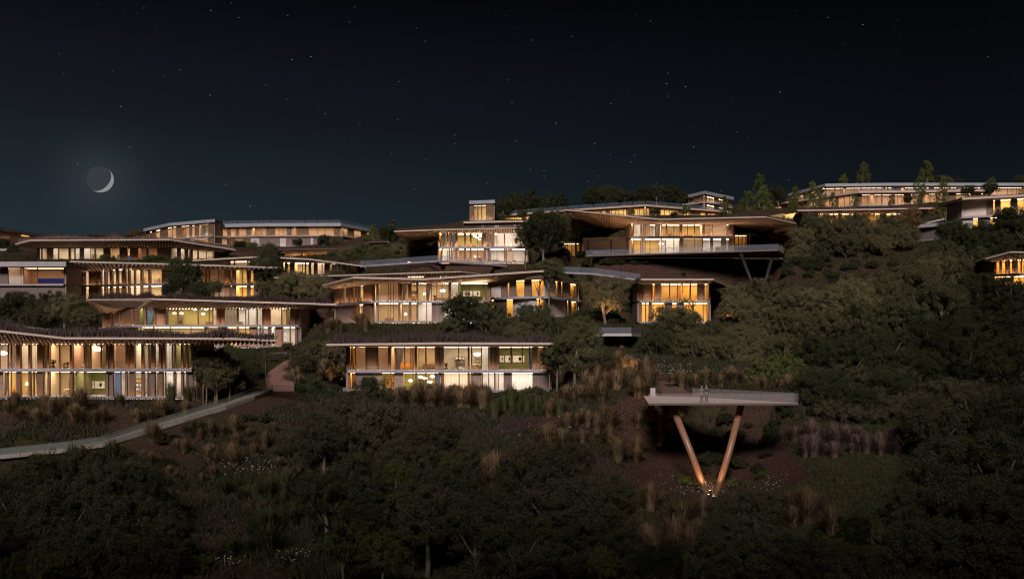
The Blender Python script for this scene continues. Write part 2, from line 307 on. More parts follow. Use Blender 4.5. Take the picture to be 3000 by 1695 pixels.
villa(key='h15', label='pale concrete corner house with tall amber windows behind the swept roof', cat='house', ref=205,
  fac=[(1432, 213), (1594, 205), (1692, 224)], storeys=[(818, 868), (874, 930)],
  rows=['1432 c1468 k1487 y1492 k1512 y1536 k1557 y1594 c1627 y1634 k1644 y1648 k1657 k1671 o1688 k1692',
        '1432 y1446 k1464 k1484 o1503 c1572 y1594 k1611 c1655 k1661 y1665 k1674 y1689 k1692'],
  rooms=['1432 a1594 a1692', '1432 a1594 a1692'], light=['a a', 'a a'], rdepth=2.2, oh=2.2, fth=.55, fmat='soffit', led=.25, plant=.4, pl_col='grass_green')
villa(key='h16', label='two-storey villa with a straight level fascia, timber panels and a glowing globe pendant', cat='villa', ref=145,
  fac=[(1020, 145), (1610, 145)], storeys=[(1016, 1083), (1091, 1141)],
  rows=['1020 f1027 y1029 f1034 y1040 f1043 p1071 f1075 w1103 f1109 p1137 f1146 g1160 u1186 g1204 g1210 g1216 f1222 g1246 f1250 g1273 w1285 f1290 w1301 g1344 g1370 f1376 g1380 f1384 g1411 s1430 f1434 w1447 f1455 w1463 g1495 f1500 g1528 f1532 g1551 b1559 w1575 p1592 f1600 k1610',
        '1020 f1027 y1032 o1040 f1043 k1092 w1120 g1144 f1147 g1155 w1182 g1210 g1217 f1222 g1246 f1250 g1275 b1284 f1288 b1296 y1300 s1345 s1370 f1376 s1380 k1385 w1411 f1415 s1430 f1433 s1447 f1452 s1458 f1461 s1475 k1500 s1560 k1610'],
  rooms=['1020 a1042 b1145 b1215 c1290 c1455 v1575 b1610', '1020 a1042 b1100 l1175 l1290 b1395 w1610'], light=['a r r r c r r', 'a d r r r c'],
  eave=[(957, 1006, 139), (1300, 1002, 139), (1622, 1003, 139)], inner=[(1000, 145.5), (1300, 145.5), (1612, 145.5)], fth=.28, batten=0, plant=1.7, pl_col='grass_roof', led=.6, base_ext=(800, 1610))
villa(key='h17', label='square two-storey villa with amber plank-lined rooms and hipped soffit', cat='villa', ref=190,
  fac=[(1872, 190), (2078, 190)], storeys=[(831, 881), (888, 943)],
  rows=['1872 f1876 k1884 f1887 w1908 f1912 o1917 w1938 o1960 f1963 o1985 o2020 f2024 o2042 k2065 o2075 f2078',
        '1872 f1880 y1890 f1893 y1900 f1903 k1910 y1912 f1914 o1947 k1970 y1982 w2004 y2028 f2031 o2060 y2075 f2078'],
  rooms=['1872 a1925 a2000 a2078', '1872 a1950 a2000 a2078'], light=['a r a', 'a r a'], rdepth=2.6,
  eave=[(1833, 838, 196), (1878, 816, 183), (2090, 816, 183), (2136, 838, 196)], inner=[(1858, 202), (1873, 190.5), (2077, 190.5), (2102, 202)], fth=.25, batten=0, plant=.4, pl_col='grass_green', led=1.2)
villa(key='h18', label='large two-storey villa with upswept pointed roof over the long glass terrace', cat='villa', ref=225,
  fac=[(1849, 225), (2146, 225)], storeys=[(655, 693), (700, 744)],
  rows=['1849 y1856 s1876 f1878 p1883 f1885 p1890 p1904 g1909 f1911 g1920 t1932 g1937 g1950 f1955 g1974 g1990 f1998 g2014 g2033 f2036 g2057 f2064 p2087 p2130 y2134 k2139 f2146',
        '1849 y1856 g1876 f1878 p1883 p1890 g1904 g1937 g1950 s1974 s1990 k1998 f2001 t2035 t2058 g2080 k2090 g2112 k2128 y2134 k2139 f2146'],
  rooms=['1849 y1857 w1940 c2000 g2060 w2146', '1849 y1857 g1940 w2000 g2060 w2146'], light=['a c r r c', 'a r c r c'],
  eave=[(1655, 613, 222), (1790, 627, 219), (1935, 641, 217), (2245, 634, 215), (2332, 653, 224)], inner=[(1700, 250, 2.6), (1788, 243, .2), (1850, 226), (2146, 226), (2235, 242)], fth=.2, batten=.36, plant=.6, pl_col='grass_green', led=2.2)
villa(key='h18b', label='low grey concrete annex under the long pointed roof overhang', cat='garage', ref=234,
  fac=[(1712, 236), (1844, 233)], storeys=[(702, 744)], rows=['1712 c1722 k1726 c1788 k1793 c1844'], rooms=['1712 w1844'], light=['n'], oh=.6, fth=.5, fmat='slab', led=0, plant=0)
villa(key='h19', label='long bright strip of yellow-lit windows below the ridge trees', cat='building', ref=325,
  fac=[(1460, 352), (1700, 335), (1890, 325), (2122, 341)], storeys=[(606, 630)], rows=[auto(1460, 2122, 5, 'yyyyffkyyfd', 5, 16)], rooms=['1460 h1600 h1750 h1900 h2122'], light=['r r r r'],
  oh=1.6, fth=.5, fmat='fascia', led=.6, plant=.5, pl_col='grass_green', rail=1, rdepth=3)
villa(key='h19b', label='small dark timber block with sloping roof on the ridge', cat='building', ref=340,
  fac=[(2020, 345), (2062, 336), (2140, 350)], storeys=[(575, 596), (599, 618)], rows=['2020 d2061 y2064 d2070 y2078 y2092 d2105 y2117 d2140', '2020 y2030 d2061 y2064 d2070 g2092 d2105 g2117 d2140'], rooms=['2020 b2140', '2020 b2140'], light=['r', 'o'],
  oh=1.5, fth=.9, fmat='fascia_far', led=.5, plant=0)
villa(key='h20', label='tall narrow glass tower with timber side standing alone on the ridge', cat='tower', ref=309,
  fac=[(1379, 310), (1446, 308)], storeys=[(598, 645)], rows=['1379 f1383 d1390 y1399 f1401 y1410 f1412 y1424 d1446'], rooms=['1379 c1446'], light=['r'], oh=.8, fth=.95, fmat='fascia_far', led=1.5, plant=0)
villa(key='h20b', label='low concrete garage row with dark openings under the glass tower', cat='building', ref=300,
  fac=[(1365, 301), (1605, 296)], storeys=[(655, 690)], rows=['1365 k1412 c1418 k1450 c1461 k1505 c1512 k1605'], rooms=['1365 b1605'], light=['n'], oh=1.2, fth=.5, fmat='fascia', led=.25, plant=.4, pl_col='grass_green')
villa(key='h21', label='upper level of the long skyline building with grey metal roof edge', cat='building', ref=386,
  fac=[(2312, 412), (2413, 386), (2600, 384), (3020, 384)], storeys=[(549, 573)], rows=[auto(2312, 3020, 8, 'gggfdgfg', 6, 20)], rooms=['2312 e2480 e2650 e2820 e3020'], light=['o o o o'],
  oh=2, fth=1.0, fmat='fascia_far', led=.5, plant=0)
villa(key='h21b', label='lower level of the long skyline building with brown panels behind birches', cat='building', ref=374,
  fac=[(2250, 410), (2510, 374), (2900, 370)], storeys=[(568, 602)], rows=[auto(2250, 2900, 12, 'ggfdgfgd', 7, 26)], rooms=['2250 e2400 e2560 e2720 e2900'], light=['o o o o'],
  oh=2.2, fth=.6, fmat='fascia', led=.7, plant=0, rail=1)
villa(key='h22', label='flat-roofed villa of glowing yellow glass and grey piers above the tree belt', cat='villa', ref=270,
  fac=[(2350, 270), (2650, 270)], storeys=[(625, 662)], rows=['2350 d2398 y2410 k2430 y2442 y2455 f2465 y2478 y2492 y2501 k2520 y2545 y2560 y2577 k2597 y2612 y2632 y2645 f2650'], rooms=['2350 h2430 h2520 h2650'], light=['a a a'], rdepth=2.6,
  eave=[(2336, 615, 263), (2742, 608, 263)], inner=[(2352, 270.5), (2700, 278)], fth=.3, batten=.5, plant=1.2, pl_col='grass_roof', led=1.2)
villa(key='h23', label='pale concrete house with bright yellow openings under a thin flat roof', cat='house', ref=225,
  fac=[(2822, 225), (3020, 218)], storeys=[(592, 636), (642, 692)], rows=['2822 c2890 k2910 y2914 k2932 y2960 k2981 y3020', '2822 c2852 y2864 k2885 k2902 y2927 k3020'], rooms=['2822 h3020', '2822 h3020'], light=['a', 'a'], rdepth=2.4,
  oh=3.2, fth=.45, fmat='fascia', led=.3, plant=.4, pl_col='grass_green')
villa(key='h24', label='small amber villa with pitched battened eave among dark trees', cat='villa', ref=186,
  fac=[(2914, 188), (3020, 185)], storeys=[(760, 802), (807, 835)], rows=['2914 f2920 y2928 f2936 y2945 f2953 k2960 y2965 f2973 k2982 y2990 f2994 o3020', '2914 y2940 y2960 f2970 y3020'], rooms=['2914 a3020', '2914 a3020'], light=['a', 'a'], rdepth=2.6,
  eave=[(2887, 756, 182), (2960, 736, 178), (3025, 737, 177)], inner=[(2912, 189), (2960, 187), (3020, 185.5)], fth=.22, batten=.5, plant=.3, pl_col='grass_green', led=1.2)
villa(key='h25', label='low concrete garage with a dark band window beside the yellow-lit slope', cat='garage', ref=256,
  fac=[(2672, 258), (2768, 250)], storeys=[(670, 705)], rows=['2672 c2684 k2757 c2768'], rooms=['2672 b2768'], light=['n'], oh=2.0, fth=.8, fmat='slab', led=0, plant=0)

# ------------------------------------------------------------------ terrain: a hillside through measured ground points, levelled under each house
for h in V:
    h['z'] = [(PZ(b, h['ref']), PZ(a, h['ref'])) for a, b in h['storeys']]
    h['floor'] = h['z'][-1][0]; h['ceil'] = h['z'][0][1]
G = [(0, 1800, 60), (1000, 1850, 60), (2000, 1850, 60), (3000, 1800, 60), (0, 1720, 80), (700, 1720, 80), (1400, 1720, 80), (2100, 1720, 80), (2600, 1600, 82), (3000, 1650, 80),
     (-300, 1400, 105), (0, 1350, 108), (350, 1330, 110), (700, 1360, 108), (1100, 1420, 102), (1500, 1440, 102), (1850, 1450, 104), (2085, 1452, 107), (2400, 1400, 104), (2700, 1380, 104), (3000, 1420, 104),
     (0, 1225, 120), (300, 1210, 121), (600, 1215, 121), (850, 1230, 125), (1200, 1190, 134), (1500, 1200, 132), (1750, 1180, 126), (1930, 1235, 117), (2080, 1235, 117), (2300, 1230, 118), (2600, 1230, 122), (2900, 1200, 126),
     (1850, 1090, 138), (1960, 1130, 128), (1800, 1050, 148), (2000, 1110, 134), (2200, 1130, 134), (2450, 1120, 140), (2700, 1080, 148), (2950, 1050, 150), (3300, 1050, 150),
     (-200, 990, 152), (100, 985, 155), (300, 985, 152), (700, 1040, 172), (930, 1060, 160), (1000, 985, 172), (1150, 965, 175), (1400, 965, 172), (1620, 985, 168), (1760, 948, 181), (1830, 1032, 160), (1950, 1010, 168), (2150, 1010, 165),
     (2300, 990, 170), (2500, 960, 180), (2700, 930, 185), (2900, 900, 180), (3200, 900, 180), (60, 930, 190), (190, 960, 175), (900, 960, 190), (800, 890, 212), (450, 872, 212), (150, 885, 222), (950, 870, 215), (850, 860, 228),
     (1050, 820, 228), (1200, 800, 222), (1500, 805, 212), (1700, 830, 206), (1900, 790, 212), (2100, 800, 212), (2250, 860, 205), (2400, 830, 210), (2600, 800, 216), (2750, 770, 220), (2900, 835, 187), (2400, 715, 245), (2600, 720, 246), (2750, 712, 246), (2950, 700, 228),
     (2250, 735, 236), (1720, 752, 226), (1600, 765, 228), (1100, 765, 255), (1200, 752, 262), (950, 770, 275), (650, 800, 258), (350, 768, 268), (100, 770, 280), (2000, 650, 255), (1650, 665, 262), (1300, 672, 262), (2300, 650, 285), (2500, 620, 300), (2800, 610, 300), (3100, 600, 290),
     (100, 705, 320), (400, 706, 315), (700, 722, 330), (1000, 716, 345), (1200, 705, 330), (1400, 652, 330), (1700, 628, 350), (2000, 625, 350), (2250, 620, 370), (2500, 604, 400), (2800, 590, 400), (3100, 590, 400),
     (0, 700, 440), (400, 695, 440), (800, 690, 450), (1200, 668, 420), (1500, 625, 400), (1800, 612, 400), (2100, 600, 420), (2500, 590, 450), (3000, 585, 450), (0, 790, 700), (1500, 720, 650), (3000, 720, 700), (-500, 700, 420), (3600, 620, 380), (-600, 1000, 150), (3700, 1000, 150)]
gp = np.array([P(*g) for g in G])
for h in V:
    a = h['fac'][0]; b = h['fac'][-1]
    for c in ((a[0]+b[0])/2,):
        gp = np.vstack([gp, [PX(c, h['ref']), h['ref']-2.5, h['floor']-.6], [PX(c, h['ref']+16), h['ref']+16, h['ceil']+.2]])
def phi(r): return r
dm = np.linalg.norm(gp[:, None, :2]-gp[None, :, :2], axis=2)
A = phi(dm)+np.eye(len(gp))*(-1.5); A = np.block([[A, np.ones((len(gp), 1))], [np.ones((1, len(gp))), np.zeros((1, 1))]])
wts = np.linalg.solve(A, np.append(gp[:, 2], 0))
def base_h(x, y):
    cx = np.clip(x, -330, 330); cyy = np.clip(y, 45, 700)
    z = np.full(x.shape, wts[-1])
    for i in range(len(gp)): z = z+wts[i]*np.hypot(cx-gp[i, 0], cyy-gp[i, 1])
    near = np.clip((45-y)/60, 0, 1); z = z*(1-near)+(-24)*near
    back = np.clip((-y-25)/70, 0, 1); side = np.clip((x-5)/70, 0, 1); z = z+(back*back*(3-2*back))*(112+58*side*side*(3-2*side))      # unseen hill behind the viewer, added to shade the foreground and right slope
    out = np.clip((np.maximum(np.abs(x)-330, y-700))/500, 0, 1); z = z*(1-out)+(-30)*out
    far = np.clip((-y-300)/400, 0, 1); return z*(1-far)+(-30)*far
xs = np.unique(np.concatenate([[-6000, -3000, -1500, -900, -600, -450, -380], np.arange(-330, 331, 1.7), [380, 450, 600, 900, 1500, 3000, 6000]]))
ys = np.unique(np.concatenate([[-6000, -3000, -1500, -900, -600, -400], np.arange(-300, 40, 12), np.arange(40, 440, 1.7), [450, 470, 500, 540, 600, 700, 850, 1100, 1500, 2500, 6000]]))
X, Y = np.meshgrid(xs, ys); Z = base_h(X, Y)
def vnoise(x, y, s):
    return (np.sin(x/s*1.7+1.3*np.sin(y/s*1.1+.4))+np.sin(y/s*1.9+1.1*np.sin(x/s*.8+2.))+np.sin((x+y)/s*1.2+.7))/3
Z = Z+np.where((np.abs(X) < 340) & (Y > 40) & (Y < 460), vnoise(X, Y, 6)*.35+vnoise(X, Y, 2.3)*.12, 0)
def yfac(h, x):       # front line of a house at world x
    pts = sorted((PX(a, d), d) for a, d in h['fac'])
    return np.interp(x, [p[0] for p in pts], [p[1] for p in pts]), pts[0][0], pts[-1][0]
for h in V:
    yf, xa, xb = yfac(h, X); d = Y-yf; rd = 11.0
    inside = (X > xa-2.5) & (X < xb+2.5) & (d > -3.5) & (d < rd)
    Z = np.where(inside, np.minimum(Z, h['floor']-.55), Z)
    front = (X > xa-2.5) & (X < xb+2.5) & (d <= -3.5) & (d > -22)
    Z = np.where(front, np.minimum(Z, h['floor']-.55-(-d-3.5)*.02), Z)
    pts = h.get('eave')
    if pts:       # nothing may poke through the roof
        ex = [PX(p[0], p[2]) for p in pts]; ez = min(PZ(p[1], p[2]) for p in pts)
        under = (X > min(ex)-1) & (X < max(ex)+1) & (d > -9) & (d < 13)
        Z = np.where(under, np.minimum(Z, ez-.7), Z)
def cut(px0, px1, D0, D1, z):     # level a strip under a deck or path
    global Z
    m = (X > PX(px0, (D0+D1)/2)) & (X < PX(px1, (D0+D1)/2)) & (Y > D0) & (Y < D1)
    Z = np.where(m, np.minimum(Z, z), Z)
st0, st1 = P(822, 1133, 139), P(812, 1050, 163)
RAMP = [(-80, 1340, 107.5), (60, 1326, 108), (200, 1312, 109), (310, 1296, 111), (420, 1262, 115), (540, 1226, 119), (660, 1190, 124), (745, 1160, 130), (800, 1138, 137)]
RP = [P(*q) for q in RAMP]
def near_ramp(x, y):       # distance from the ramp line and its height there
    best = np.full(np.shape(x), 1e9); zz = np.zeros(np.shape(x))
    for a, b in zip(RP, RP[1:]):
        ab = b-a; t = np.clip(((x-a.x)*ab.x+(y-a.y)*ab.y)/(ab.x**2+ab.y**2), 0, 1); d = np.hypot(x-a.x-t*ab.x, y-a.y-t*ab.y)
        zz = np.where(d < best, a.z+t*ab.z, zz); best = np.minimum(best, d)
    return best, zz
dr_, zr_ = near_ramp(X, Y); Z = np.where(dr_ < 4.2, np.minimum(Z, zr_-.3), Z)
m_ = (X > st0.x-3.5) & (X < st0.x+3.5) & (Y > 137) & (Y < 166); Z = np.where(m_, np.minimum(Z, st0.z+(Y-139)/24*(st1.z-st0.z)-.5), Z)
m_ = (X > st0.x-6) & (X < st0.x+6) & (Y > 124) & (Y <= 137); Z = np.where(m_, np.minimum(Z, st0.z-.6), Z)
zv = PZ(1462, 107); dv_ = np.hypot(X-PX(2084, 107), (Y-103)*.7); Z = np.where(dv_ < 16, np.minimum(Z, zv+np.maximum(0, dv_-4)*.45), Z)
cut(1880, 2360, 100, 124, -7.2); cut(1700, 2310, 200, 224, 15.6); cut(1740, 2320, 197, 219.5, 9.6); cut(1040, 1570, 208, 228, 14.6); cut(1630, 1890, 150, 172, 1.2)
def ground(x, y):
    i = min(max(np.searchsorted(xs, x)-1, 0), len(xs)-2); j = min(max(np.searchsorted(ys, y)-1, 0), len(ys)-2)
    u = (x-xs[i])/(xs[i+1]-xs[i]); v = (y-ys[j])/(ys[j+1]-ys[j])
    return float(Z[j, i]*(1-u)*(1-v)+Z[j, i+1]*u*(1-v)+Z[j+1, i]*(1-u)*v+Z[j+1, i+1]*u*v)
def groundmat():
    m = bpy.data.materials.new('hillside_soil'); m.use_nodes = True; t = m.node_tree; b = t.nodes['Principled BSDF']; b.inputs['Roughness'].default_value = .95; b.inputs['Specular IOR Level'].default_value = .1
    g = t.nodes.new('ShaderNodeNewGeometry')
    def noise(s, d=6): n = t.nodes.new('ShaderNodeTexNoise'); n.inputs['Scale'].default_value = s; n.inputs['Detail'].default_value = d; t.links.new(g.outputs['Position'], n.inputs['Vector']); return n.outputs['Fac']
    def ramp(i, p0, c0, p1, c1):
        r = t.nodes.new('ShaderNodeValToRGB'); r.color_ramp.elements[0].position = p0; r.color_ramp.elements[1].position = p1
        r.color_ramp.elements[0].color = (*c0, 1); r.color_ramp.elements[1].color = (*c1, 1); t.links.new(i, r.inputs[0]); return r.outputs[0]
    v = t.nodes.new('ShaderNodeTexVoronoi'); v.inputs['Scale'].default_value = 9.0; t.links.new(g.outputs['Position'], v.inputs['Vector'])
    mulch = ramp(v.outputs['Color'], .1, (.020, .012, .010), .9, (.105, .058, .046)); grass = ramp(noise(1.6), .3, (.018, .018, .008), .7, (.060, .050, .022))
    mk = ramp(noise(.035, 3), .47, (0, 0, 0), .56, (1, 1, 1))
    mx = t.nodes.new('ShaderNodeMix'); mx.data_type = 'RGBA'; t.links.new(mk, mx.inputs[0]); t.links.new(mulch, mx.inputs[6]); t.links.new(grass, mx.inputs[7])
    t.links.new(mx.outputs[2], b.inputs['Base Color'])
    bp = t.nodes.new('ShaderNodeBump'); bp.inputs['Strength'].default_value = .8; bp.inputs['Distance'].default_value = .12; t.links.new(v.outputs['Distance'], bp.inputs['Height']); t.links.new(bp.outputs[0], b.inputs['Normal'])
    return m
nx, ny = len(xs), len(ys)
vv = np.stack([X.ravel(), Y.ravel(), Z.ravel()], 1)
ii = (np.arange(ny-1)[:, None]*nx+np.arange(nx-1)[None, :]).ravel()
ff = np.stack([ii, ii+1, ii+nx+1, ii+nx], 1)
me = bpy.data.meshes.new('hillside'); me.from_pydata(vv.tolist(), [], ff.tolist()); me.materials.append(groundmat())
me.polygons.foreach_set('use_smooth', [True]*len(ff)); me.update()
tag(link('hillside', me), 'planted hillside with red gravel mulch and dark grass', None, None, 'structure')

# ------------------------------------------------------------------ building a villa
ROOM = {'b': 'beige', 'w': 'white', 'c': 'cream', 'r': 'rose', 'v': 'olive', 'g': 'gold', 'l': 'lime', 'a': 'amber', 'e': 'beige', 'h': 'gold', 'y': 'amber', 'z': 'white'}
LIGHT = {'r': 'roomlight', 'c': 'roomlight_cool', 'a': 'roomlight_amber', 'd': 'roomlight_dim', 'o': 'roomlight_rose', 'n': None}
def toks(s):
    t = s.split(); x = float(t[0]); out = []
    for k in t[1:]: out.append((x, float(k[1:]), k[0])); x = float(k[1:])
    return out
class Fac:
    def __init__(s, pts): s.p = [(PX(a, d), d) for a, d in pts]; s.px = [a for a, d in pts]
    def at(s, px):            # where the sight line of column px meets the front, and the outward normal there
        k = (px-1500)/F
        for i in range(len(s.p)-1):
            (x0, y0), (x1, y1) = s.p[i], s.p[i+1]
            if px <= s.px[i+1]+1e-6 or i == len(s.p)-2:
                den = (x1-x0)-k*(y1-y0); t = (k*y0-x0)/den
                dx, dy = x1-x0, y1-y0; L = math.hypot(dx, dy)
                return Vector((x0+dx*t, y0+dy*t, 0)), Vector((dy/L, -dx/L, 0))
    def span(s, a, b): return [a]+[q for q in s.px[1:-1] if a+.01 < q < b-.01]+[b]
def slabbox(mb, a, b, na, nb, f, t, z0, z1, m=0):   # a wall piece between two plan points, front set f proud, t thick
    fa, fb = a+na*f, b+nb*f; ba, bb = a+na*(f-t), b+nb*(f-t)
    mb.box8([(fa.x, fa.y, z0), (fb.x, fb.y, z0), (bb.x, bb.y, z0), (ba.x, ba.y, z0), (fa.x, fa.y, z1), (fb.x, fb.y, z1), (bb.x, bb.y, z1), (ba.x, ba.y, z1)], m)
GLASS = set('gyopstbu')
def curtain(a, b, n, off, z0, z1, full=True, left=True):
    mb = MB(); k = 14 if full else 10; prev = None
    for i in range(k+1):
        t = i/k; p = a.lerp(b, t)+n*(-off+.06*math.sin(i*2.4)); q = p
        if not full: q = a.lerp(b, (t*.35 if left else 1-(1-t)*.35))+n*(-off+.05*math.sin(i*2.4))
        cur = ((q.x, q.y, z0), ((p.x+q.x*1.0)/2, (p.y+q.y)/2, z0+(z1-z0)*.45), (p.x, p.y, z1))
        if prev: mb.quad(prev[0], cur[0], cur[1], prev[1]); mb.quad(prev[1], cur[1], cur[2], prev[2])
        prev = cur
    return mb
def build(h):
    fc = Fac(h['fac']); pm, _ = fc.at((h['fac'][0][0]+h['fac'][-1][0])/2)
    name = {'villa': 'hillside_villa', 'building': 'terrace_building', 'house': 'concrete_house', 'pavilion': 'glass_pavilion', 'tower': 'glass_tower', 'garage': 'concrete_garage'}[h['cat']]
    R = empty(name, (pm.x, pm.y, h['floor'])); tag(R, h['label'], h['cat'])
    nst = len(h['z']); depth = h.get('rdepth', 5.0)
    for si, (z0, z1) in enumerate(h['z']):
        top = si == 0
        # floor slab
        mb = MB(); th = .36 if si < nst-1 else .30; ext = h.get('base_ext') if si == nst-1 else None
        cols = list(fc.px)
        for a, b in zip(cols, cols[1:]):
            (pa, na), (pb, nb) = fc.at(a+.01), fc.at(b-.01)
            if ext:
                if a == cols[0]: pa = Vector((PX(ext[0], pa.y), pa.y, 0))
            slabbox(mb, pa, pb, na, na, .8, 8.3, z0-th, z0)
        o = mb.obj('floor_slab', M['slab'], R)
        # bays
        bays = toks(h['rows'][si])
        ztop = z1 if top else h['z'][si-1][0]-.36
        for bi, (x0, x1, t) in enumerate(bays):
            cuts = fc.span(x0, x1)
            for a, b in zip(cuts, cuts[1:]):
                (pa, na), (pb, nb) = fc.at(a+.005), fc.at(b-.005); n = na
                d = (pb-pa); L = d.length
                if L < .02: continue
                u = d/L
                za, zb = z0+.004, ztop-.004
                if t == 'f':
                    mb = MB(); slabbox(mb, pa+u*.01, pb-u*.01, n, n, .34, .6, za, zb); mb.obj('fin', M['fin'], R)
                elif t in 'wrkcd':
                    key = {'w': 'planks', 'r': 'planks_red', 'k': 'darkpanel', 'c': 'palepanel', 'd': 'screen'}[t]
                    nm = {'w': 'timber_panel', 'r': 'timber_panel', 'k': 'dark_panel', 'c': 'concrete_panel', 'd': 'screen_panel'}[t]
                    mb = MB(); slabbox(mb, pa+u*.015, pb-u*.015, n, n, {'d': .14, 'c': .1}.get(t, .05), .22, za, zb); mb.obj(nm, M[key], R)
                else:
                    mb = MB(); a3, b3 = pa, pb
                    mb.quad((a3.x, a3.y, za), (b3.x, b3.y, za), (b3.x, b3.y, zb), (a3.x, a3.y, zb)); mb.obj('pane', M['glass'], R)
                    if t == 's': curtain(pa, pb, n, .3, za, zb-.05).obj('sheer_curtain', M['sheer'], R)
                    elif t == 't': curtain(pa, pb, n, .3, za, zb-.05).obj('taupe_curtain', M['taupe'], R)
                    elif t == 'b': curtain(pa, pb, n, .3, za, zb-.05, L < 1.0, True).obj('blue_curtain', M['bluecloth'], R)
                    elif t == 'u': curtain(pa, pb, n, .3, za, zb-.05, False, bi % 2 == 0).obj('mauve_curtain', M['mauvecloth'], R)
                    elif t == 'p':
                        mb = MB(); slabbox(mb, pa+u*.03, pb-u*.03, n, n, -.35, .03, za, zb-.03); mb.obj('roller_blind', M['blind'], R)
                    nxt = bays[bi+1][2] if bi+1 < len(bays) else None
                    if b == x1 and nxt in GLASS:
                        mb = MB(); slabbox(mb, pb-u*.06, pb+u*.06, n, n, .15, .22, za, zb); mb.obj('mullion', M['mullion'], R)
        if h['ref'] >= 280:
            for a, b in zip(cols, cols[1:]):
                (pa, na), (pb, nb) = fc.at(a+.01), fc.at(b-.01); mb = MB(); slabbox(mb, pa, pb, na, na, .36, .1, ztop-.42, ztop-.002); mb.obj('header_panel', M['fin'], R)
        # rooms: back wall, partitions, ceiling lamp
        rooms = toks(h['rooms'][si]); lights = h['light'][si].split()
        for ri, (x0, x1, c) in enumerate(rooms):
            cuts = fc.span(x0, x1); dv = Vector((0, depth, 0))
            for a, b in zip(cuts, cuts[1:]):
                pa, pb = fc.at(a+.005)[0]+dv, fc.at(b-.005)[0]+dv
                mb = MB(); slabbox(mb, pa, pb, Vector((0, -1, 0)), Vector((0, -1, 0)), 0, .15, z0, ztop+.05); mb.obj('room_wall', M[ROOM[c]], R)
                if c == 'z' or (h['key'] == 'h5' and si == 0) or (h['key'] == 'h4' and ri in (1, 2)):
                    mb = MB(); q0, q1 = pa.lerp(pb, .15), pa.lerp(pb, .85)
                    slabbox(mb, q0, q1, Vector((0, -1, 0)), Vector((0, -1, 0)), .06, .05, z0+.5, z0+1.5); mb.obj('blue_window', M['blueglow_paint'], R)  # opaque panel, the window's blue glow is put into its colour
                lk = LIGHT[lights[min(ri, len(lights)-1)]]
                if lk:
                    mb = MB(); q0, q1 = pa.lerp(pb, .06), pa.lerp(pb, .94)
                    slabbox(mb, q0, q1, Vector((0, -1, 0)), Vector((0, -1, 0)), depth-.55, depth*.48, ztop-.07, ztop-.03); mb.obj('ceiling_lamp', M[lk], R)
            p = fc.at(x0+.005)[0] if ri else fc.at(x0+.005)[0]
            mb = MB(); x_ = p.x; mb.box(x_-.06, x_+.06, p.y+.12, p.y+depth-.003, z0+.003, ztop-.003); mb.obj('partition', M[ROOM[c]], R)
        # end walls
        for xe, sgn in ((fc.px[0], -1), (fc.px[-1], 1)):
            p = fc.at(xe)[0]; mb = MB(); x0, x1 = sorted((p.x+sgn*.02, p.x+sgn*.28)); mb.box(x0, x1, p.y+.05, p.y+7.9, z0+.002, ztop-.002)
            mb.obj('end_wall', M['palepanel' if h['cat'] in ('house', 'garage') else 'planks'], R)
        # light strip along the head of the glass
        lv = h.get('led', 0)*(1 if top else .45)
        if lv:
            key = 'led_%g' % lv
            if key not in M: emat(key, (1.0, .64, .35), LED_L*lv)
            for a, b in zip(cols, cols[1:]):
                (pa, na), (pb, nb) = fc.at(a+.01), fc.at(b-.01); u = (pb-pa).normalized()
                mb = MB(); slabbox(mb, pa+u*.3, pb-u*.3, na, na, .75, .09, z0+.004, z0+.02); mb.obj('light_strip', M[key], R)
                mb = MB(); slabbox(mb, pa+u*.2, pb-u*.2, na, na, .797, .03, z0+.002, z0+.045); mb.obj('edge_trim', M['slab'], R)
    if h['key'] in ('h1', 'h2', 'h14', 'h16', 'h13', 'h3'):  # added strip under the base slab, stands for house light spilling on the ground
        z0 = h['z'][-1][0]
        for a, b in zip(fc.px, fc.px[1:]):
            (pa, na), (pb, nb) = fc.at(a+.01), fc.at(b-.01); u = (pb-pa).normalized(); mb = MB(); slabbox(mb, pa+u*.5, pb-u*.5, na, na, .30, .06, z0-.335, z0-.303)
            if 'led_base' not in M: emat('led_base', (1.0, .60, .34), 6)
            mb.obj('light_strip', M['led_base'], R)
    # ---------------- roof
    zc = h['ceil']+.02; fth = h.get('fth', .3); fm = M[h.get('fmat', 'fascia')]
    if 'eave' in h:
        E = [P(*q) for q in h['eave']]; I = [Vector((PX(q[0], q[1]), q[1], zc+(q[2] if len(q) > 2 else 0))) for q in h['inner']]
    else:
        E = []; I = []; oh = h['oh']
        cols = list(fc.px)
        for i, c in enumerate(cols):
            p, n = fc.at(c); dx = -oh*.5 if i == 0 else (oh*.5 if i == len(cols)-1 else 0)
            E.append(Vector((p.x+dx, p.y-oh, zc+fth+.02))); I.append(Vector((p.x+dx, p.y+.2, zc)))
    bd = h.get('bdep') or [12 if 'eave' in h else 9]*len(E)
    B = [Vector((i_.x+(i_.x-e_.x)*.2, max(i_.y, e_.y)+d_, e_.z+.03*d_)) for e_, i_, d_ in zip(E, I, bd)]
    J = [Vector((b_.x, b_.y, max(zc, i_.z))) for b_, i_ in zip(B, I)]
    fh = Vector((0, 0, fth))
    mb = MB(); st = []
    for e_, i_, j_, b_ in zip(E, I, J, B):
        ring = [e_+Vector((0, .05, -.03)), e_-fh*.8+Vector((0, .05, 0)), i_, j_, b_]; st.append([len(mb.v)+k for k in range(5)]); mb.v += [tuple(q) for q in ring]
    for a, b in zip(st, st[1:]):
        for k in range(5):
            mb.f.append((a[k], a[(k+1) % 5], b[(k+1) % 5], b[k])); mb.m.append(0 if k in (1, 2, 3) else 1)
    mb.f.append(tuple(st[0])); mb.f.append(tuple(st[-1])[::-1]); mb.m += [0, 0]
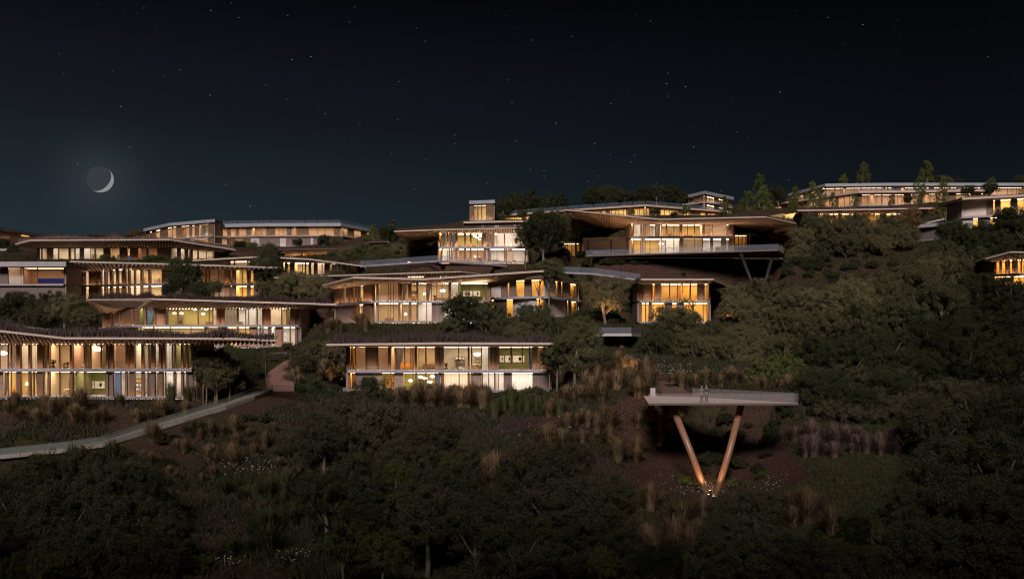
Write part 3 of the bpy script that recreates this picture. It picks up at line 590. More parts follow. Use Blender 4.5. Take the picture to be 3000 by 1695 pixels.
    roof = mb.obj('roof', [M['soffit'], M['slab']], R)
    mb = MB()      # fascia board along the front edge, in one length per straight run
    for a, b in zip(E, E[1:]):
        mb = MB(); f0 = Vector((0, -.09, 0)); mb.box8([a-fh+f0, b-fh+f0, b-fh+Vector((0, .06, 0)), a-fh+Vector((0, .06, 0)), a+f0, b+f0, b+Vector((0, .06, 0)), a+Vector((0, .06, 0))]); mb.obj('fascia_board', fm, roof)
    if 'eave' in h:
        for a, b in ((E[0], I[0]), (E[-1], I[-1])):      # the raking edge at each end
            mb = MB(); s = -.05 if a is E[0] else .05; d0 = Vector((s, 0, 0)); top = Vector((0, 0, .05)); q = b+Vector((0, 0, fth*.8))
            mb.box8([a-fh*.9+d0*.1, q-fh+d0*.1, q-fh+d0, a-fh*.9+d0, a-top+d0*.1, q+d0*.1, q+d0, a-top+d0]); mb.obj('fascia_board', fm, roof)
    if h.get('batten'):
        seg = [(b-a).length for a, b in zip(E, E[1:])]; tot = sum(seg); n = int(tot/h['batten'])
        for k in range(n):
            s = (k+.5)/n*tot; i = 0
            while i < len(seg)-1 and s > seg[i]: s -= seg[i]; i += 1
            t = s/seg[i]; e_ = E[i].lerp(E[i+1], t)-fh*.82+Vector((0, .1, 0)); q = I[i].lerp(I[i+1], t)
            d = e_-q
            if d.length < .6: continue
            e2 = q+d*.985; q2 = q+d*.02; sd_ = Vector((d.y, -d.x, 0)).normalized()*(h['batten']*.19)
            dn = Vector((0, 0, -.06-.42*h['batten']))
            mb = MB(); mb.box8([q2-sd_+dn, q2+sd_+dn, e2+sd_+dn*.75, e2-sd_+dn*.75, q2-sd_, q2+sd_, e2+sd_, e2-sd_]); mb.obj('batten', M['batten'], roof)
    if h.get('plant'):
        planting(E, B, h['plant'], M[h['pl_col']], R)
    if h.get('rail'):
        for a, b in zip(E, E[1:]):
            n = max(1, int((b-a).length/4))
            for k in range(n):
                q0 = a.lerp(b, (k+.03)/n)+Vector((0, .3, 0)); q1 = a.lerp(b, (k+.97)/n)+Vector((0, .3, 0)); up = Vector((0, 0, 1.15))
                mb = MB(); mb.quad(q0, q1, q1+up, q0+up); mb.obj('rail_pane', M['railglass'], R)
    h['root'] = R
def planting(E, B, hgt, m, R):
    V_, F_ = [], []; seg = [(b-a).length for a, b in zip(E, E[1:])]; tot = sum(seg); n = int(min(3600, 46*tot))
    r = random.Random(int(tot*100))
    for k in range(n):
        s = r.random()*tot*.97+tot*.015; i = 0; s0 = s
        while i < len(seg)-1 and s > seg[i]: s -= seg[i]; i += 1
        t = s/seg[i]; e_ = E[i].lerp(E[i+1], t); b_ = B[i].lerp(B[i+1], t); w = r.random()**1.4*.38+.02; p = e_.lerp(b_, w)
        hh = hgt*(.45+.55*(.5+.5*math.sin(s0*.55+1.7*math.sin(s0*.21))))*r.uniform(.55, 1.1); a = r.uniform(0, 6.28); wd = r.uniform(.05, .11)
        lx, ly = r.gauss(0, .25)*hh, r.gauss(0, .15)*hh
        for q in range(3):
            a += 2.1; c, s_ = math.cos(a)*wd, math.sin(a)*wd; b0 = len(V_); ox, oy = r.gauss(0, .22), r.gauss(0, .22); f = r.uniform(.6, 1)
            V_ += [(p.x+ox-c, p.y+oy-s_, p.z-.06), (p.x+ox+c, p.y+oy+s_, p.z-.06), (p.x+ox+lx+r.gauss(0, .12)*hh, p.y+oy+ly, p.z+hh*f)]; F_.append((b0, b0+1, b0+2))
    me = bpy.data.meshes.new('roof_planting'); me.from_pydata(V_, [], F_); me.materials.append(m); o = link('roof_planting', me, R); o['kind'] = 'stuff'
for h in V: build(h)
HV = {h['key']: h for h in V}

# ------------------------------------------------------------------ decks, walkways, paths
def deck(name, label, cat, pts, z, th, edges, topm, sidem, rail=1.0, glass='railglass', step=2.0):
    c = sum((Vector(p) for p in pts), Vector((0, 0)))/len(pts); R = empty(name, (c.x, c.y, z)); tag(R, label, cat)
    mb = MB(); n = len(pts); zz = [z]*n if not isinstance(z, (list, tuple)) else z
    mb.v = [(p[0], p[1], z) for p in pts]+[(p[0], p[1], z-th) for p in pts]; mb.f = [tuple(range(n)), tuple(range(2*n-1, n-1, -1))]; mb.m = [0, 1]
    for i in range(n): mb.f.append((i, i+n, (i+1) % n+n, (i+1) % n)); mb.m.append(1)
    mb.obj('deck_slab', [topm, sidem], R)
    for e_ in edges:
        a, b = Vector((*pts[e_], z)), Vector((*pts[(e_+1) % n], z)); d = b-a; k = max(1, round(d.length/step)); cc = Vector((c.x, c.y, z))
        inn = (cc-(a+b)/2); inn.z = 0; inn = inn.normalized()*.08
        for i in range(k):
            q0, q1 = a.lerp(b, (i+.006)/k)+inn, a.lerp(b, (i+.994)/k)+inn; up = Vector((0, 0, rail)); t = inn.normalized()*.02
            mb = MB(); mb.box8([q0, q1, q1+t, q0+t, q0+up, q1+up, q1+t+up, q0+t+up]); mb.obj('glass_panel', M[glass], R)
    return R
# viewing platform on a V of two columns
zd = PZ(1181, 107)
pl = [(PX(1900, 107), 107), (PX(2340, 107), 107), (PX(2330, 108.5), 108.5), (PX(2030, 119.5), 119.5), (PX(1915, 122), 122), (PX(1885, 121), 121)]
T1 = deck('viewing_platform', 'cantilevered viewing deck with glass balustrade on two splayed columns', 'platform', pl, zd, .18, [0, 2], M['deck'], M['darkpanel'], .98, 'deckglass', 3.6)
for a, b in (((1972, 1187), (2072, 1452)), ((2178, 1187), (2095, 1456))):
    mb = MB(); p, q = P(*a, 109), P(*b, 107.5); mb.tube([p+Vector((0, 1, .05)), p.lerp(q, .5), q], [.35, .34, .32], 16); mb.obj('column', M['steelwood'], T1, True)
mb = MB(); bp = P(1912, 1157, 121.5); mb.box(bp.x-.28, bp.x+.28, bp.y-.2, bp.y+.2, zd, zd+.85); mb.box(bp.x-.24, bp.x+.24, bp.y-.16, bp.y+.16, zd+.85, zd+.9)
tag(mb.obj('gate_post', M['palepanel']), 'small pale square post at the entrance of the viewing deck', 'post')
# ground uplights at the foot of the V
def uplight(px, py, D, tgt, power, label, size=70):
    x, y = PX(px, D), D; z = max(ground(x, y), PZ(py, D))
    R = empty('ground_uplight', (x, y, z)); tag(R, label, 'lamp')
    mb = MB(); mb.lathe((x, y, z-.02), [(.02, 0), (.12, 0), (.14, .16), (.10, .18)], 10); mb.obj('housing', M['black'], R)
    mb = MB(); mb.lathe((x, y, z+.16), [(.0, .0), (.095, .0)], 10); mb.obj('lens', M['pendant'], R)
    l = bpy.data.lights.new('uplight_beam', 'SPOT'); l.energy = power; l.spot_size = math.radians(size); l.spot_blend = .8; l.color = (1, .55, .26); l.shadow_soft_size = .08
    o = bpy.data.objects.new('uplight_beam', l); COL.objects.link(o); o.location = (x, y, z+.25); d = Vector(tgt)-Vector((x, y, z+.25)); o.rotation_euler = (-d).to_track_quat('Z', 'Y').to_euler()
uplight(2076, 1452, 106.0, P(2045, 1360, 107.7), 420, 'ground spotlight at the foot of the V under the viewing deck', 60)
uplight(2090, 1456, 105.8, P(2120, 1340, 107.7), 420, 'second ground spotlight at the foot of the V, beside the first', 60)
uplight(2655, 716, 238, P(2665, 690, 238), 260, 'small amber garden light under the tree belt', 110)
uplight(800, 876, 186, P(775, 886, 187), 120, 'amber light on the long pink fascia end', 90)
uplight(1100, 757, 236, P(1108, 735, 238), 260, 'amber light among shrubs by the curved glass walkway', 110)
uplight(2080, 1440, 108.5, P(2080, 1240, 117), 900, 'added fill light brightening the gravel bank under the viewing deck', 120)  # added fill, lifts the deck's shadow on the bank
uplight(1750, 946, 179.0, P(1765, 850, 182), 2200, 'added spotlight standing for window light on the broad garden tree', 80)  # added lamp, stands for the warm light of the houses on the tree
uplight(1795, 946, 179.0, P(1790, 850, 182), 1800, 'second added spotlight standing for window light on the broad garden tree', 80)  # added like the one before, warms the same crown
uplight(2120, 935, 188, P(2160, 890, 186), 2600, 'added spotlight warming the trees between the square villa and the wooded slope', 90)  # added lamp, stands for the square villa's window light on the trees
uplight(2745, 650, 258, P(2770, 615, 262), 900, 'added spotlight warming the yellowish tree', 90)  # added lamp to warm the foliage near the house
uplight(1000, 1112, 147, P(960, 1050, 151), 260, 'garden spotlight at the corner of the level-roofed villa', 90)
def linear(px0, px1, py, D0, D1, power, label):  # added lights, kept low out of view, to brighten dark soffits
    a, b = P(px0, py, D0), P(px1, py, D1); za = max(a.z, ground(a.x, a.y)+.05); zb = max(b.z, ground(b.x, b.y)+.05)
    R = empty('soffit_fill_light', (a.x, a.y, za)); tag(R, label, 'lamp'); key = 'lin%d' % power
    if key not in M: emat(key, (1.0, .58, .27), power)
    mb = MB(); mb.box8([(a.x, a.y-.1, za-.4), (b.x, b.y-.1, zb-.4), (b.x, b.y+.1, zb-.4), (a.x, a.y+.1, za-.4), (a.x, a.y-.1, za), (b.x, b.y-.1, zb), (b.x, b.y+.1, zb), (a.x, a.y+.1, za)]); mb.obj('housing', M['black'], R)
    mb = MB(); mb.box8([(a.x, a.y-.06, za+.003), (b.x, b.y-.06, zb+.003), (b.x, b.y+.06, zb+.003), (a.x, a.y+.06, za+.003), (a.x, a.y-.06, za+.02), (b.x, b.y-.06, zb+.02), (b.x, b.y+.06, zb+.02), (a.x, a.y+.06, za+.02)]); mb.obj('lens', M[key], R)
linear(1738, 1838, 749.6, 223.3, 223.6, 210, 'added linear light brightening the long pointed roof overhang of the upswept villa')
linear(2152, 2240, 746.5, 221.5, 221, 60, 'added linear light brightening the short roof overhang of the upswept villa')
linear(1195, 1280, 768, 236, 229, 60, 'added linear light brightening the pointed overhang of the orange-soffit villa')
linear(1075, 1190, 762, 333, 336, 130, 'added linear light brightening the upswept end of the amber sweeping roof')
# long terrace of the upswept villa
z2 = PZ(748, 222)
tp = [(PX(1715, 222), 222), (PX(2280, 207.5), 207.5), (PX(2297, 216), 216), (PX(2297, 224.4), 224.4), (PX(1715, 224.4), 224.4)]
T2 = deck('glass_terrace', 'long cantilevered terrace with frosted glass edge below the upswept villa', 'terrace', tp, z2, .26, [0, 1], M['slab'], M['darkpanel'], 1.05)
for a, b in (((2168, 738), (2212, 852)), ((2266, 742), (2234, 852))):
    mb = MB(); p, q = P(*a, 211), P(*b, 206); mb.tube([p, p.lerp(q, .5), q], [.36, .33, .28], 14); mb.obj('column', M['darksteel'], T2, True)
# curved walkway
def ribbon(name, label, cat, line, width, th, m, rails=('glass_panel',), glass='railglass', rail=1.0, step=2.2, kind=None, side=1, both=False):
    pts = [P(*q) for q in line]; R = empty(name, tuple(pts[len(pts)//2])); tag(R, label, cat, None, kind)
    L = []
    for i, p in enumerate(pts):
        d = pts[min(i+1, len(pts)-1)]-pts[max(i-1, 0)]; n = Vector((-d.y, d.x, 0)).normalized()*width*side; L.append((p, p+n))
    for (a, b), (c, d) in zip(L, L[1:]):
        t = Vector((0, 0, -th)); k = max(1, round((c-a).length/2.6))
        for i in range(k):
            u, v = i/k+.006/k, (i+1)/k-.012/k; a2, c2, b2, d2 = a.lerp(c, u), a.lerp(c, v), b.lerp(d, u), b.lerp(d, v)
            mb = MB(); mb.box8([a2+t, c2+t, d2+t, b2+t, a2, c2, d2, b2]); mb.obj('paving_slab', m, R)
    for ln in ([0, 1] if both else [0]):
        for (a, c) in zip([q[ln] for q in L], [q[ln] for q in L][1:]):
            k = max(1, round((c-a).length/step)); ctr = (L[0][1]-L[0][0]).normalized()*(.06 if ln == 0 else -.06)
            for i in range(k):
                q0, q1 = a.lerp(c, (i+.008)/k)+ctr, a.lerp(c, (i+.992)/k)+ctr; up = Vector((0, 0, rail)); t = ctr.normalized()*.02
                mb = MB(); mb.box8([q0, q1, q1+t, q0+t, q0+up, q1+up, q1+t+up, q0+t+up]); mb.obj('glass_panel', M[glass], R)
    return R
ribbon('glass_walkway', 'angled walkway with bluish glass balustrade in front of the orange-soffit villa', 'walkway', [(1055, 778, 231), (1170, 770, 222), (1285, 762, 214.5), (1420, 771, 222), (1560, 786, 236)], 2.4, .3, M['slab'])
ribbon('glass_ramp', 'descending ramp with glass balustrade behind the pale concrete corner house', 'ramp', [(1630, 795, 206), (1740, 800, 203), (1875, 818, 199)], 2.4, .3, M['slab'])
# curved lookout by the corner house
zl = PZ(976, 160)
lp = [(PX(1640, 163), 163), (PX(1850, 160), 160), (PX(1878, 170), 170), (PX(1760, 184), 184), (PX(1640, 186), 186)]
T4 = deck('entrance_lookout', 'angular concrete lookout on one column in front of the garden tree', 'platform', lp, zl, .4, [0, 1], M['palepanel'], M['palepanel'], .9)
mb = MB(); p, q = P(1822, 980, 164), P(1822, 1040, 164); mb.tube([p, q], [.5, .42], 12); mb.obj('column', M['steelwood'], T4, True)
# concrete ramp below the front villa, steps and brown path
ramp = RAMP
ribbon('garden_ramp', 'pale concrete ramp with glass sides climbing below the front villa', 'ramp', ramp, 1.35, .4, M['path'], glass='railglass_green', rail=.6, both=True)
S = empty('garden_stairs', tuple(st0)); tag(S, 'straight brown garden stairs between the villas with glass sides', 'stairs')
ns = 26; wst = 1.75
for k in range(ns):
    t = k/ns; p = st0.lerp(st1, t); q = st0.lerp(st1, (k+1)/ns); mb = MB(); mb.box(p.x-wst, p.x+wst, p.y, q.y+.25, p.z-1.2, q.z); mb.obj('step', M['brownpath'], S)
for sx in (-1, 1):
    for k in range(9):
        p, q = st0.lerp(st1, (k+.03)/9), st0.lerp(st1, (k+.97)/9); mb = MB(); x = sx*(wst+.1)
        mb.box8([(p.x+x, p.y, p.z), (q.x+x, q.y, q.z), (q.x+x+.03, q.y, q.z), (p.x+x+.03, p.y, p.z), (p.x+x, p.y, p.z+1.1), (q.x+x, q.y, q.z+1.1), (q.x+x+.03, q.y, q.z+1.1), (p.x+x+.03, p.y, p.z+1.1)]); mb.obj('glass_panel', M['railglass_green'], S)
ribbon('garden_wall', 'pale concrete garden wall at the head of the brown stairs', 'wall', [(735, 1046, 163), (790, 1044, 163.5), (840, 1040, 164), (880, 1028, 170)], .3, 1.0, M['path'], rail=.5)
ribbon('garden_path', 'brown garden path leading down to the viewing deck', None, [(1800, 1082, 150), (1850, 1096, 141), (1905, 1120, 132), (1935, 1150, 124), (1940, 1157, 122)], 3.2, .6, M['brownpath'], glass='railglass_green', rail=.8, kind='structure', side=1)
# pavilions, curved lit wall
def pavilion(label, px0, px1, py0, py1, D, oh=1.2):
    z0, z1 = PZ(py1, D), PZ(py0, D); x0, x1 = PX(px0, D), PX(px1, D); R = empty('garden_pavilion', ((x0+x1)/2, D, z0)); tag(R, label, 'pavilion')
    mb = MB(); mb.box8([(x0-oh, D-oh, z1), (x1+oh, D-oh, z1), (x1+oh, D+5, z1), (x0-oh, D+5, z1), (x0-oh, D-oh, z1+.25), (x1+oh, D-oh, z1+.25), (x1+oh, D+5, z1+.35), (x0-oh, D+5, z1+.35)]); mb.obj('roof', M['soffit'], R)
    mb = MB(); mb.box(x0-.5, x1+.5, D-.5, D+4.5, z0-.6, z0); mb.obj('floor_slab', M['slab'], R)
    mb = MB(); mb.box(x0, x1, D+2.5, D+2.7, z0+.003, z1-.003); mb.obj('back_wall', M['amber'], R)
    for k in range(5):
        x = x0+(x1-x0)*k/4; mb = MB(); mb.box(x-.09, x+.09, D-.1, D+.1, z0+.003, z1-.003); mb.obj('post', M['fin'], R)
    mb = MB(); mb.box(x0+.4, x1-.4, D+1.2, D+1.4, z1-.09, z1-.03); mb.obj('ceiling_lamp', M['roomlight_amber'], R)
pavilion('amber-lit garden pavilion at the end of the upswept villa', 2152, 2196, 688, 742, 232)
pavilion('amber-lit garden pavilion behind the big dark tree', 1650, 1700, 712, 756, 238)
mb = MB(); c0 = [P(2258, 665, 300), P(2300, 663, 292), P(2350, 660, 289), P(2400, 655, 290)]
for a, b in zip(c0, c0[1:]): mb.box8([a, b, b+Vector((0, .5, 0)), a+Vector((0, .5, 0)), a+Vector((0, .6, 3.2)), b+Vector((0, .6, 3.6)), b+Vector((0, 1.1, 3.6)), a+Vector((0, 1.1, 3.2))])
W1 = mb.obj('retaining_wall', M['gold']); tag(W1, 'curved yellow-lit retaining wall beside the flat-roofed yellow villa', 'wall')
uplight(2300, 668, 287, P(2320, 645, 292), 1500, 'floor light washing the curved yellow retaining wall', 130)
mb = MB(); c0 = [P(2690, 662, 272), P(2760, 645, 272), P(2820, 638, 270)]
for a, b in zip(c0, c0[1:]): mb.box8([a, b, b+Vector((0, 9, .3)), a+Vector((0, 9, .3)), a+Vector((0, 0, .4)), b+Vector((0, 0, .4)), b+Vector((0, 9, .7)), a+Vector((0, 9, .7))])
tag(mb.obj('access_road', M['path'], None), 'curving concrete access road above the low garage', None, None, 'structure')

# ------------------------------------------------------------------ plants
def np_mesh(name, verts, k, mat_, smooth=False):       # verts (n*k,3), faces of k vertices each
    n = len(verts)//k; me = bpy.data.meshes.new(name); me.vertices.add(n*k); me.vertices.foreach_set('co', np.ascontiguousarray(verts, np.float32).ravel())
    me.loops.add(n*k); me.loops.foreach_set('vertex_index', np.arange(n*k, dtype=np.int32)); me.polygons.add(n)
    me.polygons.foreach_set('loop_start', np.arange(0, n*k, k, dtype=np.int32)); me.materials.append(mat_); me.update(calc_edges=True); me.validate(); return me
def rdir(n):
    v = RNG.normal(size=(n, 3)); return v/np.linalg.norm(v, axis=1, keepdims=True)
def leaves(c, nrm, size):         # diamond leaves at points c, facing roughly nrm
    n = len(c); a = np.cross(nrm, rdir(n)); a /= np.linalg.norm(a, axis=1, keepdims=True)+1e-9; b = np.cross(nrm, a)
    s = size[:, None]; q = np.stack([c-a*s, c-b*s*.55, c+a*s, c+b*s*.55], 1); return q.reshape(-1, 3)
def crown_round(seed, lobes=23, sub=19, per=84, flat=.82, spread=.63, leaf=.0215):
    global RNG; RNG = np.random.default_rng(seed); pts = []; nr = []
    d = rdir(lobes*3); d = d[d[:, 2] > -.55][:lobes]
    for q in d:
        c = q*spread*RNG.uniform(.75, 1.15); c[2] = c[2]*flat; r = RNG.uniform(.24, .40)
        for w in rdir(sub):
            cc = c+w*r*RNG.uniform(.8, 1.05); sr = RNG.uniform(.07, .14); v = rdir(per); rad = sr*RNG.uniform(.3, 1.0, (per, 1))**.5
            p = cc+v*rad; pts.append(p); nr.append(v*.6+w*.5+rdir(per)*.7)
    p = np.vstack(pts); n = np.vstack(nr); n /= np.linalg.norm(n, axis=1, keepdims=True)
    return np_mesh('crown', leaves(p, n, RNG.uniform(.6, 1.25, len(p))*leaf), 4, M['leaf_green'])
def crown_birch(seed, n=110, per=40):
    global RNG; RNG = np.random.default_rng(seed); pts = []
    for k in range(n):
        t = RNG.uniform(-1, 1.35); w = .72*math.sqrt(max(.02, 1-((t-.0)/1.4)**2))*RNG.uniform(.15, 1.15)*(1-.25*max(t, 0)); a = RNG.uniform(0, 6.28)
        c = np.array([math.cos(a)*w, math.sin(a)*w, t]); pts.append(c+rdir(per)*RNG.uniform(.02, .15, (per, 1))*np.array([1, 1, 1.3]))
    p = np.vstack(pts); return np_mesh('crown', leaves(p, rdir(len(p)), RNG.uniform(.6, 1.2, len(p))*.046), 4, M['leaf_lime'])
def trunk_mesh(seed, straight=False):
    r = random.Random(seed); mb = MB()
    mb.tube([(0, 0, -1.75), (r.uniform(-.05, .05), 0, -1.1), (r.uniform(-.08, .08), r.uniform(-.05, .05), -.5), (0, 0, .1)], [.075, .06, .05, .03], 7)
    if straight: mb.tube([(0, 0, 0), (.02, 0, 1.2)], [.03, .008], 5)
    for k in range(6):
        a = k*1.05+r.uniform(-.3, .3); z = r.uniform(-.9, -.4); l = r.uniform(.45, .7)*(.5 if straight else 1)
        mb.tube([(0, 0, z), (math.cos(a)*l*.5, math.sin(a)*l*.5, z+.35), (math.cos(a)*l, math.sin(a)*l, z+.75)], [.035, .024, .01], 5)
    return mb.mesh('trunk', M['bark'], True)
CR = [crown_round(20+i) for i in range(5)]
CRL = [crown_round(40+i, 18, 12, 62, .9, .6, .030) for i in range(2)]
CB = [crown_birch(60+i) for i in range(3)]
TR = [trunk_mesh(i) for i in range(3)]; TB = [trunk_mesh(9, True)]
SH = [crown_round(80+i, 13, 11, 50, .7, .5, .040) for i in range(3)]
cnt = [0]; FG = []
def setmat(o, key):
    o.material_slots[0].link = 'OBJECT'; o.material_slots[0].material = M[key]
def tree(px, py, r, D, kind='o', label=None, group=None, sz=1.0):
    cnt[0] += 1; k = cnt[0]; rr = random.Random(k*7)
    key = {'o': 'leaf_olive', 'g': 'leaf_green', 'd': 'leaf_dark', 'b': 'leaf_brown', 'l': 'leaf_lime', 'L': 'leaf_lime', 'r': 'leaf_russet', 'D': 'leaf_dark'}[kind]
    if D < 116: r *= 1.24; py += 12
    elif D < 125: pass
    elif group in ('wooded slope trees', 'dark lower slope trees'): r *= 1.16
    elif kind == 'L': r *= 1.35
    elif D < 265: r *= 1.1
    elif group == 'tree belt below the yellow villa': py += 20
    s = r*D/F; c = P(px, py, D); g = ground(c.x, c.y); c.z = max(c.z, g+.3*s*sz)
    T = empty('birch_tree' if kind == 'L' else 'tree', tuple(c)); T.scale = (s, s, s*sz); T.rotation_euler = (0, 0, rr.uniform(0, 6.28)); tag(T, label, 'tree', group)
    cm = CB[k % 3] if kind == 'L' else (CRL[k % 2] if kind in 'lD' else CR[k % 5])
    o = bpy.data.objects.new('crown', cm); COL.objects.link(o); o.parent = T; setmat(o, key)
    t = bpy.data.objects.new('trunk', TB[0] if kind == 'L' else TR[k % 3]); COL.objects.link(t); t.parent = T
    need = (c.z-g+.3)/(s*sz)
    if D < 116 and k % 5: FG.append((c.x, c.y, s, kind))
    if need > 1.7: t.scale = (1, 1, 1); t.scale.z = need/1.7
    return T
COLN = {'o': 'grey-green', 'g': 'mid-green', 'd': 'dark green', 'b': 'brownish', 'l': 'light green', 'L': 'pale green', 'r': 'russet', 'D': 'open-crowned dark'}
def trees(label, group, rows):
    kinds = {}
    for q in rows: kinds.setdefault(q[4] if len(q) > 4 else 'o', []).append(q)
    for kd, qs in kinds.items():
        qs = sorted(qs, key=lambda q: -q[2]*q[3]); n = len(qs)
        for i, q in enumerate(qs):
            size = '' if n == 1 else ('largest ' if i == 0 else ('smallest ' if i == n-1 else ('' if n == 3 else ('larger ' if i < n/2 else 'smaller '))))
            col = '' if label.startswith('!') else COLN[kd]+' '
            tree(*q[:4], kind=kd, label=size+col+label.lstrip('!'), group=group, sz=q[5] if len(q) > 5 else 1.0)
trees('tree in the ridge row behind the yellow window strip', 'ridge trees behind the window strip',
  [(1432, 625, 26, 318, 'D'), (1475, 610, 34, 345, 'd', 1.2), (1520, 596, 36, 352, 'd', 1.2), (1556, 588, 34, 355, 'D', 1.3), (1600, 596, 36, 352, 'd'), (1640, 590, 32, 356, 'D', 1.1), (1740, 578, 38, 360, 'd', 1.1), (1785, 574, 38, 352, 'd', 1.1), (1830, 580, 34, 352, 'D'), (1880, 576, 36, 350, 'd', 1.1), (1925, 572, 36, 352, 'D', 1.2), (1970, 574, 36, 352, 'd', 1.2), (2008, 584, 28, 350, 'd')])
trees('round tree in front of the yellow window strip', 'small trees along the window strip', [(1530, 628, 17, 325, 'g', 1.2), (1576, 626, 23, 325, 'g', 1.0), (1465, 640, 20, 318, 'g'), (1440, 645, 22, 316, 'g'), (1850, 622, 12, 310, 'l', 1.3), (1920, 622, 18, 308, 'd'), (2010, 615, 14, 312, 'l', 1.6), (1975, 628, 12, 306, 'd')])
trees('birch standing among the skyline terraces', 'birches on the skyline terraces', [(2190, 612, 26, 330, 'L', 1.0), (2238, 605, 30, 332, 'L', 1.0), (2330, 592, 22, 335, 'L', 1.1), (2380, 582, 24, 350, 'L', 1.1), (2408, 588, 18, 352, 'L', 1.0), (2530, 530, 24, 392, 'L', 1.2), (2472, 545, 18, 392, 'L', 1.0), (2716, 520, 24, 395, 'L', 1.1), (2692, 570, 22, 350, 'L', 1.3), (2762, 572, 22, 352, 'L', 1.3), (2440, 592, 15, 345, 'L'), (2612, 592, 12, 345, 'L'), (1150, 682, 20, 300, 'L', 1.0), (1092, 690, 18, 330, 'L', 1.0), (1225, 688, 12, 300, 'L'), (1255, 684, 10, 300, 'L'), (2120, 608, 18, 310, 'L', 1.0), (2225, 555, 22, 395, 'L', 1.1), (2320, 610, 16, 330, 'L', .9), (2505, 590, 14, 345, 'L', .9)])
trees('bushy tree rising beside the long skyline building', 'dark trees on the far skyline', [(2280, 570, 32, 400, 'd'), (2245, 588, 26, 395, 'd'), (2502, 545, 20, 395, 'd'), (2742, 535, 28, 398, 'd'), (2775, 532, 22, 398, 'g'), (2808, 535, 20, 398, 'd'), (2836, 560, 24, 350, 'd'), (2900, 552, 26, 350, 'd'), (2990, 528, 22, 395, 'd'), (2660, 585, 16, 345, 'd'), (2905, 530, 14, 395, 'l')])
trees('tree in the belt below the yellow flat-roofed villa', 'tree belt below the yellow villa', [(2345, 705, 48, 232, 'o'), (2400, 668, 56, 240, 'g'), (2455, 690, 58, 236, 'o'), (2510, 665, 50, 242, 'g'), (2560, 690, 56, 236, 'o'), (2610, 668, 50, 241, 'g'), (2650, 700, 50, 235, 'o'), (2400, 742, 38, 226, 'g'), (2340, 748, 36, 226, 'o'), (2590, 722, 38, 231, 'o'), (2660, 640, 42, 252, 'r'), (2480, 722, 40, 230, 'g')])
trees('!yellowish tree lit from below beside the pale concrete house', None, [(2772, 618, 36, 262, 'l')])
trees('bushy tree beside the amber pavilion', 'russet trees by the pavilion', [(2282, 680, 48, 240, 'r'), (2225, 672, 30, 245, 'o'), (2300, 715, 44, 232, 'r')])
trees('tree in the mass around the pale concrete house', 'dark trees around the concrete house', [(2790, 690, 52, 218, 'd'), (2850, 705, 56, 214, 'd'), (2905, 680, 46, 213, 'd'), (2965, 650, 56, 210, 'd'), (3010, 680, 60, 208, 'd'), (2930, 720, 52, 205, 'd'), (2760, 735, 44, 214, 'g')])
trees('round tree in the wood below the bare slope', 'wooded slope trees', [(2830, 775, 64, 196, 'g'), (2755, 800, 70, 195, 'o'), (2680, 842, 76, 190, 'o'), (2590, 862, 72, 188, 'o'), (2500, 880, 76, 184, 'o'), (2410, 900, 66, 184, 'o'), (2330, 892, 62, 188, 'o'), (2240, 868, 60, 192, 'o'), (2168, 905, 56, 186, 'o'), (2155, 862, 34, 194, 'o'), (2230, 935, 62, 178, 'o'), (2315, 955, 66, 174, 'g'), (2420, 965, 70, 170, 'g'), (2540, 950, 76, 172, 'g'), (2650, 935, 80, 172, 'g'), (2760, 890, 76, 178, 'g'), (2870, 860, 70, 178, 'd'), (2960, 870, 66, 174, 'd')])
trees('tree low on the wooded slope above the meadow', 'dark lower slope trees', [(2960, 960, 84, 156, 'd'), (2850, 970, 84, 156, 'd'), (2730, 1000, 84, 152, 'd'), (2600, 1030, 78, 150, 'd'), (2480, 1045, 72, 148, 'd'), (2380, 1035, 60, 150, 'd'), (2840, 1060, 84, 142, 'd'), (2960, 1065, 90, 138, 'd'), (2690, 1085, 70, 140, 'd'), (2410, 1145, 82, 128, 'd', .9), (2520, 1180, 52, 126, 'd'), (2610, 1130, 60, 134, 'd')])
trees('round evergreen in front of the amber-lit square villa', 'trees below the square villa', [(1985, 965, 82, 166, 'g', 1.1), (1925, 1020, 62, 160, 'g'), (2070, 985, 56, 164, 'g'), (2030, 1050, 62, 156, 'o'), (2105, 1060, 60, 152, 'o'), (2180, 1055, 56, 150, 'o'), (2165, 985, 46, 166, 'o'), (2120, 1010, 44, 160, 'g'), (2225, 1010, 54, 160, 'o'), (2300, 1020, 54, 156, 'g')])
trees('young tree behind the viewing deck', 'young trees behind the deck', [(2255, 1080, 52, 138, 'l'), (2315, 1090, 50, 136, 'l', 1.2), (2200, 1105, 34, 136, 'l')])
trees('dense evergreen at the end of the level-roofed villa', 'evergreens beside the level-roofed villa', [(1690, 1035, 82, 138, 'g', 1.1), (1630, 1050, 50, 140, 'd'), (1755, 1060, 50, 140, 'g'), (1700, 980, 60, 148, 'g'), (1640, 985, 44, 150, 'd')])
trees('!warm-lit broad garden tree in front of the concrete corner house', None, [(1770, 862, 76, 182, 'o', .85)])
trees('leafy tree standing before the swept-roof villa', 'trees before the swept-roof villa', [(1352, 915, 62, 172, 'd', 1.1), (1425, 930, 56, 172, 'g'), (1480, 955, 46, 170, 'g'), (1560, 935, 60, 174, 'g'), (1612, 965, 46, 172, 'g'), (1320, 960, 40, 170, 'g'), (1520, 975, 42, 166, 'o')])
trees('tree beside the orange-soffit villa', 'trees beside the orange-soffit villa', [(1595, 690, 72, 224, 'd', 1.1), (1540, 700, 36, 226, 'g', 1.3), (1690, 668, 54, 238, 'o'), (1640, 655, 46, 246, 'o'), (1735, 690, 40, 240, 'g'), (1610, 790, 42, 203, 'g'), (1580, 800, 30, 206, 'd')])
